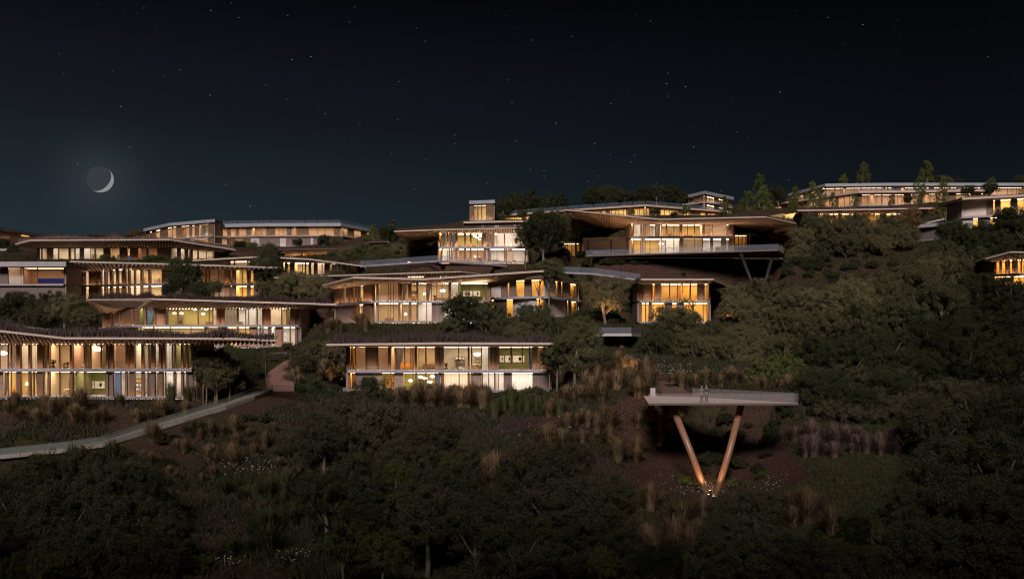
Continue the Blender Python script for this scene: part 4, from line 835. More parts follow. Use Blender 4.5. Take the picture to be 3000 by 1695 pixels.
trees('leafy tree in front of the orange-finned villa', 'trees before the orange-finned villa', [(535, 805, 52, 234, 'd', 1.2), (585, 850, 34, 230, 'd'), (625, 845, 28, 230, 'g'), (500, 850, 26, 232, 'd')])
trees('tall evergreen between the two left villas', 'evergreens between the villas', [(790, 752, 40, 246, 'g', 1.2), (800, 800, 44, 238, 'd'), (760, 780, 34, 240, 'g'), (775, 845, 30, 222, 'o')])
trees('shrubby tree beside the swept-roof villa', 'shrubby trees beside the swept roof', [(860, 840, 54, 214, 'o'), (920, 850, 52, 210, 'o'), (820, 866, 36, 214, 'o'), (955, 835, 42, 216, 'o'), (985, 815, 34, 220, 'g')])
trees('shrubby tree below the amber sweeping roof', 'trees below the amber roof', [(1070, 745, 38, 254, 'g'), (1110, 748, 36, 250, 'g'), (1165, 742, 36, 254, 'o'), (1215, 752, 30, 248, 'g'), (1015, 748, 28, 256, 'o'), (1262, 720, 34, 258, 'd'), (1140, 690, 34, 300, 'd'), (1200, 692, 26, 300, 'd')])
trees('shrubby tree on the roof terrace of the skyline building', 'terrace shrubs on the skyline building', [(705, 722, 24, 350, 'd'), (740, 724, 22, 350, 'o'), (950, 706, 26, 360, 'd'), (985, 708, 24, 360, 'o'), (870, 710, 18, 360, 'd'), (1080, 712, 20, 355, 'o'), (10, 716, 20, 350, 'd'), (140, 745, 26, 300, 'g'), (40, 752, 22, 300, 'd')])
trees('round tree at the foot of the glass pavilion', 'trees below the glass pavilion', [(190, 905, 64, 172, 'o', .9), (255, 930, 44, 170, 'o'), (120, 925, 52, 172, 'b'), (60, 900, 56, 180, 'd'), (0, 930, 56, 178, 'd'), (150, 880, 36, 186, 'd')])
trees('tree beside the garden stairs', 'trees beside the garden stairs', [(630, 1062, 50, 127.5, 'o'), (672, 1088, 42, 128.5, 'o'), (596, 1050, 30, 126.8, 'o'), (638, 1110, 46, 126.8, 'o'), (604, 1098, 34, 126.5, 'b'), (690, 1120, 34, 130, 'b'), (722, 1070, 30, 146, 'd', 1.5), (745, 1085, 26, 144, 'd', 1.4)])
trees('tree between the stairs and the level-roofed villa', 'trees left of the level roof', [(925, 1040, 50, 152, 'o'), (975, 1030, 42, 152, 'o'), (885, 1065, 36, 150, 'b'), (1015, 1075, 26, 150, 'o'), (1005, 1000, 28, 156, 'g')])
trees('round tree below the terrace edge, among dark shrubs', 'dark trees: round tree below the terrace edge, among dark shrubs', [(1085, 1150, 62, 128, 'd', 0.9), (1030, 1215, 92, 112, 'b'), (1110, 1230, 80, 108, 'b'), (945, 1270, 70, 104, 'b'), (1060, 1390, 84, 90, 'b'), (960, 1450, 90, 86, 'b'), (1110, 1500, 80, 84, 'd')])
trees('round tree below the golden grass row', 'dark trees: round tree below the golden grass row', [(1270, 1300, 92, 98, 'b'), (1345, 1350, 62, 94, 'b'), (1170, 1360, 90, 92, 'b'), (1320, 1420, 80, 88, 'g'), (1250, 1500, 110, 82, 'b'), (1400, 1530, 110, 80, 'b')])
trees('round tree on the slope beside the feather grass', 'dark trees: round tree on the slope beside the feather grass', [(1560, 1410, 110, 84, 'b'), (1660, 1350, 80, 92, 'b'), (1640, 1490, 120, 80, 'b'), (1780, 1470, 80, 84, 'b'), (1520, 1600, 110, 74, 'b'), (1760, 1600, 110, 76, 'b')])
trees('tree in the clump below the garden ramp', 'dark clump below the ramp', [(130, 1400, 90, 96, 'b'), (250, 1370, 80, 98, 'b'), (60, 1470, 110, 88, 'b'), (330, 1420, 100, 90, 'b'), (440, 1440, 80, 90, 'd'), (180, 1520, 120, 82, 'b'), (380, 1540, 110, 80, 'b'), (490, 1560, 80, 80, 'b'), (40, 1620, 130, 74, 'b'), (260, 1640, 130, 72, 'b'), (430, 1650, 110, 72, 'b')])
trees('young tree poking out of the dark clumps', 'young trees in the dark clumps', [(375, 1380, 36, 94, 'l', 1.3), (450, 1500, 34, 84, 'l', 1.3), (1010, 1580, 70, 74, 'l', 1.1), (1120, 1600, 60, 73, 'l', 1.1), (1170, 1380, 40, 86, 'l', 1.2), (20, 1670, 60, 68, 'l'), (600, 1640, 40, 74, 'l'), (1320, 1350, 30, 92, 'l', 1.2), (1760, 1640, 40, 70, 'l', 1.3), (140, 1650, 50, 68, 'l', 1.1)])
trees('rounded tree at the edge of the meadow', 'dark trees at the meadow edge', [(2730, 1240, 92, 108, 'b'), (2850, 1190, 90, 112, 'b'), (2950, 1230, 100, 108, 'd'), (2790, 1360, 110, 98, 'b'), (2920, 1370, 130, 94, 'b'), (2700, 1480, 90, 90, 'b'), (2840, 1500, 130, 84, 'b'), (2970, 1520, 130, 80, 'b'), (2750, 1620, 130, 76, 'b'), (2930, 1650, 150, 72, 'b'), (2660, 1570, 60, 82, 'b'), (2500, 1540, 50, 84, 'd', 1.0)])
trees('shrubby tree at the foot of the V-shaped columns', 'shrub trees near the V columns', [(2165, 1490, 70, 92, 'b'), (2225, 1470, 60, 94, 'b'), (2120, 1560, 70, 84, 'b'), (2240, 1620, 100, 76, 'b'), (2340, 1650, 110, 74, 'b'), (2060, 1630, 80, 76, 'b'), (2460, 1670, 90, 74, 'b'), (1930, 1650, 70, 74, 'd')])

trees('tree on the wooded slope past the small amber villa', 'trees past the amber villa', [(3070, 760, 70, 190, 'd'), (3130, 860, 90, 176, 'd'), (3090, 980, 90, 156, 'd'), (3110, 1090, 100, 138, 'd'), (3120, 1250, 110, 112, 'b'), (3100, 1420, 130, 92, 'b'), (3120, 1600, 150, 76, 'b')])
trees('tree on the slope past the front villa', 'trees past the front villa', [(-120, 1420, 110, 94, 'b'), (-130, 1580, 140, 78, 'b'), (-150, 930, 70, 175, 'd'), (-140, 1220, 60, 118, 'o')])
# ---- grasses, shrubs, flowers: placed where a sight line meets the ground
def hit(px, py, d0=48., d1=440., step=.7):
    D = d0
    while D < d1:
        if PZ(py, D) <= ground(PX(px, D), D): return D
        D += step
    return None
def clump_mesh(seed, n=400, spread=.62, plume=True):
    r = random.Random(seed); V_ = []; F_ = []
    for k in range(n):
        a = r.uniform(0, 6.28); b = r.random()**.6*.16; out = r.gauss(0, spread*.55); h = r.uniform(.55, 1.05)*(1-abs(out)*.35); w = r.uniform(.0045, .0095); lx, ly = math.cos(a)*abs(out), math.sin(a)*abs(out)
        px_, py_ = math.cos(a)*b, math.sin(a)*b; ca, sa = math.cos(a+1.57)*w, math.sin(a+1.57)*w
        st = []
        for t, ww in ((0, 1), (.45, 1.), (.75, 1.6 if plume else .8)):
            q = (px_+lx*t*t, py_+ly*t*t, h*t); i = len(V_); V_ += [(q[0]-ca*ww, q[1]-sa*ww, q[2]), (q[0]+ca*ww, q[1]+sa*ww, q[2])]; st.append(i)
        i = len(V_); V_.append((px_+lx, py_+ly, h*(1-.12*abs(out)/max(spread, .1))))
        for u, v in zip(st, st[1:]): F_.append((u, u+1, v+1, v))
        F_.append((st[-1], st[-1]+1, i))
    me = bpy.data.meshes.new('grass_clump'); me.from_pydata(V_, [], F_); me.materials.append(M['grass_straw']); return me
GC = [clump_mesh(i) for i in range(4)]; GT = [clump_mesh(30+i, 190, .25, False) for i in range(2)]
def grass(px, py, hp, key, label, group, tall=False, D=None):
    D = D or hit(px, py)
    if not D: return
    x = PX(px, D); z = ground(x, D); s = hp*D/F; cnt[0] += 1
    if near_ramp(np.array(x), np.array(D-.8))[0] < 2.6: return
    o = bpy.data.objects.new('grass_clump', (GT if tall else GC)[cnt[0] % (2 if tall else 4)]); COL.objects.link(o); o.location = (x, D, z-.05*s); o.scale = (s*(random.uniform(.9, 1.3) if not tall else .8), s, s*random.uniform(.7, 1.05)); o.rotation_euler = (0, 0, cnt[0]*1.7)
    setmat(o, key); tag(o, label, 'grass', group)
def shrub(px, py, r, key, label, group, D=None):
    D = D or hit(px, py)
    if not D: return
    x = PX(px, D); z = ground(x, D); s = r*D/F; cnt[0] += 1
    if near_ramp(np.array(x), np.array(D-.8))[0] < 2.2+s: return
    o = bpy.data.objects.new('shrub', SH[cnt[0] % 3]); COL.objects.link(o); o.location = (x, D, z+s*.35); o.scale = (s, s, s*random.uniform(.75, 1.1)); o.rotation_euler = (0, 0, cnt[0]*2.3)
    setmat(o, key); tag(o, label, 'shrub', group)
def scatter(n, x0, x1, y0, y1, fn, seed, slope=0.):
    r = random.Random(seed)
    for _ in range(n):
        px = r.uniform(x0, x1); py = r.uniform(y0, y1)+slope*(px-x0); fn(px, py, r)
def G_(key, lo, hi, label, group, tall=False): return lambda px, py, r: grass(px, py, r.uniform(lo, hi), key, label, group, tall)
def S_(key, lo, hi, label, group): return lambda px, py, r: shrub(px, py, r.uniform(lo, hi), key, label, group)
for px, py, hp in ((20, 1215, 55), (60, 1230, 60), (105, 1245, 70), (150, 1225, 75), (190, 1205, 60), (215, 1240, 95), (235, 1210, 90), (275, 1250, 70), (300, 1240, 60), (400, 1245, 55), (440, 1235, 62), (470, 1225, 70), (495, 1245, 55), (545, 1210, 60), (590, 1215, 75), (620, 1190, 70), (45, 1190, 50), (130, 1195, 50), (350, 1190, 50)):
    grass(px, py, hp, 'grass_straw', 'straw-coloured feather grass on the red gravel bank under the front villa', 'feather grass on the gravel bank')
scatter(6, 400, 560, 1150, 1185, G_('grass_green', 55, 85, 'tall dark grass tuft against the lit ground floor of the front villa', 'tufts against the front villa', True), 5)
scatter(10, 560, 720, 1120, 1190, G_('grass_straw', 55, 95, 'tall straw grass between the front villa and the stairs', 'straw grass by the stairs'), 6)
scatter(7, 0, 420, 1330, 1380, S_('leaf_green', 20, 34, 'low rosemary-like shrub along the lower edge of the ramp', 'shrubs along the ramp'), 7, -.1)
scatter(44, 380, 980, 1260, 1420, G_('grass_straw', 35, 75, 'dry grass clump on the brown slope below the ramp', 'dry grass below the ramp'), 8)
scatter(19, 420, 1000, 1230, 1480, S_('leaf_dark', 18, 36, 'low dark shrub on the brown slope below the ramp', 'dark shrubs below the ramp'), 9)
scatter(8, 590, 700, 1150, 1172, S_('leaf_brown', 18, 30, 'brownish shrub at the foot of the trees beside the front villa', 'shrubs beside the front villa'), 51)
scatter(40, 1160, 1420, 1178, 1198, G_('grass_straw', 55, 80, 'tall golden grass in the hedge-like row before the level-roofed villa', 'golden grass row'), 10)
scatter(16, 1440, 1640, 1185, 1225, G_('grass_green', 50, 85, 'dark blue-green upright grass before the level-roofed villa', 'dark upright grasses', True), 11)
scatter(10, 1470, 1640, 1140, 1185, S_('leaf_green', 22, 42, 'leafy shrub against the end of the level-roofed villa', 'shrubs against the level-roofed villa'), 12)
scatter(16, 780, 1020, 1140, 1180, S_('leaf_dark', 20, 34, 'dark clipped shrub along the terrace edge', 'shrubs along the terrace edge'), 13)
scatter(18, 840, 1010, 1090, 1130, G_('grass_straw', 40, 62, 'straw grass at the lit corner of the level-roofed villa', 'straw grass at the villa corner'), 14)
scatter(22, 1640, 1900, 1110, 1190, G_('grass_straw', 45, 85, 'golden grass clump beside the brown garden path', 'golden grass by the path'), 15)
scatter(32, 1600, 2010, 1200, 1360, G_('grass_straw', 50, 90, 'brownish feather grass on the slope beside the V columns', 'feather grass beside the V columns'), 16)
scatter(16, 2040, 2270, 1250, 1400, S_('leaf_dark', 22, 42, 'dark shrub under the viewing deck', 'shrubs under the deck'), 17)
scatter(14, 1960, 2240, 1395, 1440, S_('leaf_lime', 14, 26, 'yellow-green small shrub round the column foot', 'small shrubs round the column foot'), 18)
scatter(22, 1960, 2340, 1105, 1150, G_('grass_straw', 35, 65, 'pale grass clump on the bank behind the viewing deck', 'pale grass behind the deck'), 19)
scatter(9, 1990, 2330, 1110, 1145, S_('leaf_lime', 16, 28, 'yellow-green shrub on the bank behind the viewing deck', 'shrubs behind the deck'), 20)
scatter(30, 2320, 2640, 1290, 1345, G_('grass_pink', 45, 75, 'pinkish feather grass along the far side of the meadow', 'pink grass along the meadow'), 21)
scatter(14, 1870, 2060, 1490, 1650, G_('grass_straw', 70, 130, 'large pale grass clump on the dark lower slope', 'large pale grasses low on the slope'), 22)
scatter(7, 2310, 2450, 1500, 1570, G_('grass_straw', 70, 110, 'large pale grass clump at the bottom of the meadow', 'large pale grasses at the meadow foot'), 23)
scatter(6, 1420, 1490, 1400, 1440, G_('grass_straw', 80, 120, 'tawny grass mound between two dark trees', 'tawny grass mound'), 24)
scatter(6, 1400, 1640, 1640, 1700, G_('grass_straw', 90, 130, 'long-bladed grass at the bottom of the slope', 'long grasses at the bottom'), 25)
scatter(15, 620, 900, 1450, 1660, G_('grass_green', 60, 110, 'dark grass tuft in the shaded hollow', 'dark tufts in the hollow'), 26)
scatter(16, 960, 1110, 900, 975, G_('grass_straw', 30, 60, 'tawny grass on the bank beside the swept-roof villa', 'tawny grass on the bank'), 27)
scatter(11, 880, 985, 890, 985, S_('leaf_russet', 16, 30, 'russet shrub on the bank below the swept-roof villa', 'russet shrubs on the bank'), 28)
scatter(52, 2280, 2780, 755, 850, S_('leaf_dark', 12, 30, 'low dark shrub on the bare slope under the pale-trunked belt', 'low shrubs on the bare slope'), 29)
scatter(24, 2250, 2330, 690, 760, G_('grass_straw', 25, 45, 'rust-brown grass next to the long glass terrace', 'rust grass by the terrace'), 30)
scatter(22, 1690, 1875, 925, 950, S_('leaf_green', 10, 20, 'low garden shrub in front of the concrete corner house', 'garden shrubs at the corner house'), 31)
scatter(14, 1640, 1760, 905, 940, S_('leaf_lime', 10, 18, 'lit yellow-green shrub along the concrete corner house', 'lit shrubs at the corner house'), 32)
scatter(22, 1770, 2200, 800, 812, S_('leaf_dark', 8, 16, 'small dark shrub on the roof edge bank above the square villa', 'shrubs above the square villa'), 33)
scatter(20, 240, 500, 752, 766, S_('leaf_green', 14, 26, 'shrub on the green roof of the orange-finned villa', 'shrubs on the green roof'), 34)
scatter(20, 560, 880, 1010, 1120, S_('leaf_brown', 16, 32, 'brownish shrub beside the garden stairs', 'shrubs beside the stairs'), 36)
scatter(26, 160, 480, 690, 703, S_('leaf_russet', 8, 18, 'russet shrub along the ridge behind the wide-eaved villa', 'russet ridge shrubs'), 41)
scatter(26, 880, 1290, 700, 770, S_('leaf_green', 10, 22, 'shrub on the slope below the amber sweeping roof', 'shrubs below the amber roof'), 42)
scatter(20, 1640, 1800, 760, 830, S_('leaf_dark', 12, 24, 'dark shrub on the bank below the descending glass ramp', 'shrubs below the glass ramp'), 43)
scatter(16, 2290, 2480, 1150, 1230, S_('leaf_dark', 22, 40, 'dark shrub on the bank beside the viewing deck', 'shrubs beside the deck'), 44)
r_ = np.random.default_rng(77); pts_, nr_ = [], []
for (x, y, s_, kd) in FG+[(PX(a_, d_), d_, 3.0, 'd') for a_, d_ in zip(r_.uniform(2400, 3050, 30), r_.uniform(118, 145, 30))]:
    for j in range(2):
        xx, yy = x+r_.uniform(-1, 1)*s_*.9, y-r_.uniform(.1, .8)*s_; q = s_*r_.uniform(.45, .75); c_ = np.array([xx, yy, ground(xx, yy)+q*.3])
        for w in range(26):
            d_ = r_.normal(size=3); d_ /= np.linalg.norm(d_); d_[2] = abs(d_[2])*.8; v_ = rdir(60); p_ = c_+d_*q*r_.uniform(.55, 1)+v_*q*.2*r_.uniform(.2, 1, (60, 1)); pts_.append(p_); nr_.append(v_+d_)
p_ = np.vstack(pts_); n_ = np.vstack(nr_); n_ /= np.linalg.norm(n_, axis=1, keepdims=True)+1e-9
tag(link('undergrowth', np_mesh('undergrowth', leaves(p_, n_, r_.uniform(.05, .11, len(p_))), 4, M['leaf_brown'])), 'tangled undergrowth beneath the dark trees of the lower slope', None, None, 'stuff')
for dx in range(7): grass(1812+dx*9, 1072+dx*2, 52, 'grass_straw', 'glowing straw grass tuft lit by a garden spotlight', 'glowing straw tufts')
dq = hit(1835, 1080) or 146
uplight(1838, 1086, dq-3.2, P(1842, 1058, dq+.3), 900, 'garden spotlight before the glowing straw grass tuft by the brown path', 120)
for px, D_ in ((112, 105.6), (150, 105.4), (214, 106.2), (330, 107.8), (352, 108.2), (560, 116.0), (585, 116.4)): grass(px, 0, random.uniform(55, 75), 'grass_green', 'bushy green tuft leaning over the edge of the concrete ramp', 'tufts along the ramp', False, D_)
def flowers(px, py, wpx, n, label):
    D = hit(px, py)
    if not D: return
    r = random.Random(px); V_ = []; F_ = []; m = []
    x0 = PX(px, D); w = wpx*D/F
    for k in range(n):
        x, y = x0+r.gauss(0, w*.5), D+r.gauss(0, w*.4); z = ground(x, y); h = r.uniform(.5, 1.1); s = r.uniform(.03, .065); i = len(V_)
        V_ += [(x-.01, y, z), (x+.01, y, z), (x, y, z+h)]; F_.append((i, i+1, i+2)); m.append(1)
        a = r.uniform(0, 3); i = len(V_); c, d = math.cos(a)*s, math.sin(a)*s
        V_ += [(x-c, y-d*.5, z+h-.01), (x+d, y-c*.5, z+h+.03), (x+c, y+d*.5, z+h+.05), (x-d, y+c*.5, z+h+.02)]; F_.append((i, i+1, i+2, i+3)); m.append(0)
    me = bpy.data.meshes.new('white_flowers'); me.from_pydata(V_, [], F_); me.materials.append(M['petal']); me.materials.append(M['grass_green']); me.polygons.foreach_set('material_index', m)
    tag(link('white_flowers', me), label, 'flowers', None, 'stuff')
for a in ((2235, 1128, 150, 140, 'white flowers on the bank behind the viewing deck'), (1965, 1105, 110, 120, 'white flowers along the brown path'), (1690, 1150, 70, 60, 'white flowers beside the tall grasses'), (2040, 1455, 130, 120, 'white flowers round the foot of the columns'), (2270, 1440, 80, 50, 'white flowers at the meadow edge'), (730, 1395, 90, 70, 'white flowers on the brown slope'), (1600, 1290, 110, 60, 'white flowers in the dark grasses'), (660, 1680, 60, 50, 'white flowers at the bottom of the hollow'), (860, 1660, 60, 50, 'white flowers by the young trees')): flowers(*a)
# loose ground cover over the slopes, and the meadow
def cover(name, label, n, x0, x1, y0, y1, key, h0, h1, seed, clump=0):
    r = np.random.default_rng(seed); V_ = np.zeros((n*3, 3)); k = 0
    D = np.sqrt(r.uniform(y0*y0, y1*y1, n)); px = r.uniform(x0, x1, n); x = (px-1500)*D/F
    i = np.clip(np.searchsorted(xs, x)-1, 0, nx-2); j = np.clip(np.searchsorted(ys, D)-1, 0, ny-2)
    u = (x-xs[i])/(xs[i+1]-xs[i]); v = (D-ys[j])/(ys[j+1]-ys[j]); z = Z[j, i]*(1-u)*(1-v)+Z[j, i+1]*u*(1-v)+Z[j+1, i]*(1-u)*v+Z[j+1, i+1]*u*v
    keep = np.ones(n, bool)
    if clump: keep = (vnoise(x+clump*31, D, 3.1)+vnoise(x, D+clump*17, 1.2)*.7 > -.05) & ~((px > 2220) & (px < 2640) & (D > 86) & (D < 116))
    for h in V:
        yf, xa, xb = yfac(h, x); keep &= ~((x > xa-1) & (x < xb+1) & (D > yf-1) & (D < yf+11))
    for g in (((pl[0][0]-1, pl[1][0]+1, 105, 123)), (PX(800, 150)-3, PX(830, 150)+3, 137, 165)): keep &= ~((x > g[0]) & (x < g[1]) & (D > g[2]) & (D < g[3]))
    for q in (ramp, [(1800, 1082, 150), (1850, 1096, 141), (1905, 1120, 132), (1940, 1157, 122)]):
        pp = [P(*w) for w in q]
        for a, b in zip(pp, pp[1:]):
            ab = b-a; L2 = ab.x**2+ab.y**2; t = np.clip(((x-a.x)*ab.x+(D-a.y)*ab.y)/L2, 0, 1); keep &= np.hypot(x-a.x-t*ab.x, D-a.y-t*ab.y) > 3.6
    h = r.uniform(h0, h1, n); a = r.uniform(0, 6.28, n); w = r.uniform(.05, .12, n); base = np.stack([x, D, z-.03], 1)
    sd_ = np.stack([np.cos(a)*w, np.sin(a)*w, np.zeros(n)], 1); tip = base+np.stack([r.normal(0, .5, n)*h, r.normal(0, .5, n)*h, h], 1)
    T = np.stack([base-sd_, base+sd_, tip], 1)[keep].reshape(-1, 3)
    tag(link(name, np_mesh(name, T, 3, M[key])), label, None, None, 'stuff')
cover('ground_cover', 'low dry ground cover scattered over the slopes', 70000, -60, 3060, 70, 215, 'grass_roof', .06, .28, 1)
cover('slope_undergrowth', 'low dark undergrowth covering the upper slopes', 230000, -60, 3060, 128, 300, 'leaf_dark', .2, .75, 4)
cover('scrub_cover', 'dark scrubby plants covering the lower slopes', 150000, -60, 3060, 74, 150, 'leaf_dark', .25, .85, 5, 1)
cover('dry_scrub', 'dry brownish scrub between the shrubs', 60000, -60, 3060, 74, 150, 'grass_roof', .3, .9, 6, 2)
cover('meadow_grass', 'short dark meadow grass', 60000, 2050, 2760, 82, 120, 'grass_green', .08, .25, 2)
cover('slope_grass', 'dark grass on the lower slopes', 60000, -60, 3060, 62, 105, 'grass_green', .1, .4, 3)

# ------------------------------------------------------------------ things seen inside the lit rooms
def dome(px, py, D, r, label, group, key='pendant', ztop=None):
    c = P(px, py, D); R = empty('pendant_lamp', tuple(c)); tag(R, label, 'lamp', group)
    mb = MB(); mb.lathe(c, [(0, .45*r), (.4*r, .42*r), (.8*r, .22*r), (r, 0), (.8*r, -.25*r), (.4*r, -.42*r), (0, -.45*r)], 14); mb.obj('lamp_shade', M[key], R, True)
    mb = MB(); zt = ztop if ztop else c.z+.8; mb.box(c.x-.012, c.x+.012, c.y-.012, c.y+.012, c.z+.44*r, zt); mb.obj('cord', M['black'], R)
for hk, D, pts, lb in (('h2', 197.2, ((572, 906), (532, 917), (595, 919), (603, 905), (511, 917)), 'white saucer pendant lamp in the lime dining room of the long villa'),
                       ('h16', 147.2, ((1232, 1103), (1245, 1107), (1259, 1118), (1267, 1102), (1203, 1114)), 'white saucer pendant lamp in the lime ground-floor room of the level-roofed villa'),
                       ('h13', 232.2, ((1391, 692), (1398, 695), (1404, 701), (1408, 691)), 'white saucer pendant lamp in the lime room of the orange-soffit villa')):
    h = HV[hk]; zt = h['ceil'] if hk != 'h16' else h['z'][0][0]-.36
    for a in pts: dome(*a, D, .36, lb, lb.split(' in ')[1]+' pendants', 'pendant', zt-.02)
c = P(1398, 1037, 148); dome(1398, 1037, 148, .52, 'large glowing globe pendant over the dining table of the level-roofed villa', None, 'pendant', HV['h16']['ceil']-.02)
dome(1297, 851, 187.5, .5, 'glowing globe pendant upstairs in the swept-roof villa', None, 'pendant', HV['h14']['ceil']-.02)
dome(8, 1034, 130, .55, 'white cone pendant lamp in the end room of the front villa', None, 'lampshade', HV['h1']['ceil']-.02)
dome(1937, 714, 227, .5, 'wide pendant lamp on the ground floor of the upswept villa', None, 'pendant', HV['h18']['z'][0][0]-.4)
dome(285, 1022, 130.5, .6, 'ornate bright chandelier upstairs in the front villa', None, 'lampshade', HV['h1']['ceil']-.02)
def picture(px0, px1, py0, py1, hk, label, group=None, mark=True):
    h = HV[hk]; D = h['ref']+h.get('rdepth', 5.0)-.12; f = D/h['ref']
    a, b = P(px0, py1, D), P(px1, py0, D)
    R = empty('wall_picture', ((a.x+b.x)/2, D, a.z)); tag(R, label, 'picture', group)
    mb = MB(); mb.box(a.x, b.x, D-.04, D+.1, a.z, b.z); mb.obj('canvas', M['paper'], R)
    if mark:
        w, hh = b.x-a.x, b.z-a.z; mb = MB(); mb.lathe((a.x+w*.62, D-.05, a.z+hh*.2), [(0, 0), (w*.10, hh*.08), (w*.14, hh*.35), (w*.07, hh*.55), (0, hh*.6)], 8); mb.obj('painted_shape', M['black'], R, True)
for i, a in enumerate(((237, 257), (261, 275), (278, 306))): picture(*a, 1116, 1137, 'h1', 'white picture with dark shape on the green ground-floor wall of the front villa', 'pictures on the green wall downstairs')
for a in ((516, 527), (529, 536), (540, 552)): picture(*a, 1036, 1056, 'h1', 'white picture on the green upstairs wall of the front villa', 'pictures on the green wall upstairs')
for a in ((1464, 1476), (1480, 1500), (1503, 1536)): picture(*a, 1041, 1060, 'h16', 'white picture with dark shape on the green wall of the level-roofed villa', 'pictures in the level-roofed villa')
for a in ((1357, 1384), (1387, 1407)): picture(*a, 852, 868, 'h14', 'white picture with dark shape on the green wall of the swept-roof villa', 'pictures in the swept-roof villa')
picture(410, 424, 911, 929, 'h2', 'white picture on the green wall of the long villa')
for a in ((398, 408, 1028, 1042), (399, 408, 1047, 1057), (424, 436, 1036, 1062)): picture(*a, 'h1', 'small framed picture on the cream upstairs wall of the front villa', 'framed pictures upstairs', False)
for a in ((830, 841, 974, 986), (830, 841, 989, 1000), (794, 806, 974, 990)): picture(*a, 'h2', 'white framed print on the ground floor of the long villa', 'prints in the long villa', False)
for a in ((2081, 2094, 661, 670), (2097, 2111, 661, 670), (2081, 2094, 672, 682), (2097, 2111, 672, 682)): picture(*a, 'h18', 'pale print in the block of four upstairs in the upswept villa', 'four prints in the upswept villa', False)
def potplant(px, pyfloor, D, hgt, label):
    p = P(px, pyfloor, D); R = empty('potted_plant', tuple(p)); tag(R, label, 'plant'); r = random.Random(px); k = hgt
    mb = MB(); mb.lathe(p, [(0, 0), (.15*k, 0), (.2*k, .28*k), (.17*k, .28*k), (0, .25*k)], 10); mb.obj('pot', M['potclay'], R, True)
    mb = MB()
    for i in range(26):
        a = r.uniform(0, 6.28); l = r.uniform(.25, .55)*k; u = r.uniform(.5, 1.)*k; w = .05*k; c, s = math.cos(a), math.sin(a)
        b = p+Vector((0, 0, .25*k)); m_ = b+Vector((c*l*.6, s*l*.6, u*.7)); t = b+Vector((c*l*1.3, s*l*1.3, u*.62)); n = Vector((-s, c, 0))*w
        mb.quad(b-n*.2, b+n*.2, m_+n, m_-n); mb.tri(m_-n, m_+n, t)
    mb.obj('foliage', M['leaf_green'], R)
potplant(156, 1078, 129.2, 1.1, 'palm in a pot behind the glass upstairs in the front villa'); potplant(188, 1078, 130, .7, 'small potted plant upstairs in the front villa, beside the palm'); potplant(198, 1078, 130.4, .85, 'leafy potted plant upstairs in the front villa, by the pier')
potplant(130, 1160, 129, .9, 'dark potted plant on the ground floor of the front villa'); potplant(1307, 1082, 146.2, 1.0, 'broad-leaved potted plant in the dining room of the level-roofed villa'); potplant(1274, 880, 186.2, 1.0, 'potted plant upstairs in the swept-roof villa'); potplant(1058, 884, 192, .9, 'potted plant behind the narrow side window of the swept-roof villa')
def table(px, D, z, w, label):
    x = PX(px, D); R = empty('dining_table', (x, D, z)); tag(R, label, 'table')
    mb = MB(); mb.box(x-w/2, x+w/2, D-.45, D+.45, z+.71, z+.75); mb.obj('table_top', M['fabric_white'], R)
    for sx in (-1, 1):
        for sy in (-1, 1): mb = MB(); mb.tube([(x+sx*w*.28, D+sy*.25, z), (x+sx*w*.42, D+sy*.36, z+.71)], [.02, .03], 6); mb.obj('leg', M['timber'], R)
def chair(px, D, z, face, label, group=None):
    x = PX(px, D); R = empty('dining_chair', (x, D, z)); tag(R, label, 'chair', group)
    mb = MB(); mb.box(x-.24, x+.24, D-.24, D+.24, z+.42, z+.47); mb.obj('seat', M['timber'], R)
    mb = MB(); b = x-face*.24; mb.box8([(b-.025, D-.22, z+.47), (b+.025, D-.22, z+.47), (b+.025, D+.22, z+.47), (b-.025, D+.22, z+.47), (b-.025-face*.1, D-.22, z+.82), (b+.025-face*.1, D-.22, z+.82), (b+.025-face*.1, D+.22, z+.82), (b-.025-face*.1, D+.22, z+.82)]); mb.obj('backrest', M['timber'], R)
    for sx in (-1, 1):
        for sy in (-1, 1): mb = MB(); mb.tube([(x+sx*.25, D+sy*.24, z), (x+sx*.2, D+sy*.2, z+.42)], [.014, .02], 6); mb.obj('leg', M['timber'], R)
z16 = HV['h16']['z'][0][0]; z1l = HV['h1']['z'][1][0]; z1u = HV['h1']['z'][0][0]; z18 = HV['h18']['z'][1][0]
table(1400, 147.5, z16, 1.9, 'pale dining table under the globe pendant'); chair(1370, 147.5, z16, 1, 'timber dining chair by the globe-lit table', 'chairs at the globe-lit table'); chair(1424, 147.5, z16, -1, 'timber dining chair by the globe-lit table', 'chairs at the globe-lit table')
chair(192, 130.5, z1l, 1, 'timber chair on the ground floor of the front villa'); table(206, 130.5, z1l, 1.2, 'small table on the ground floor of the front villa')
table(2100, 227.5, z18, 1.8, 'table on the ground floor of the upswept villa'); chair(2084, 227.5, z18, 1, 'chair on the ground floor of the upswept villa')
def sofa(px, D, z, w, key, label):
    x = PX(px, D); R = empty('sofa', (x, D, z)); tag(R, label, 'sofa')
    mb = MB(); mb.box(x-w/2, x+w/2, D-.4, D+.4, z+.12, z+.42); mb.obj('seat', M[key], R); mb = MB(); mb.box(x-w/2, x+w/2, D+.22, D+.42, z+.423, z+.82); mb.obj('backrest', M[key], R)
    for s in (-1, 1): mb = MB(); mb.box(x+s*w/2-.1, x+s*w/2+.1, D-.4, D+.2, z+.424, z+.6); mb.obj('armrest', M[key], R)
    for sx in (-1, 1):
        for sy in (-1, 1): mb = MB(); mb.box(x+sx*w*.4-.03, x+sx*w*.4+.03, D+sy*.3-.03, D+sy*.3+.03, z, z+.12); mb.obj('leg', M['timber'], R)
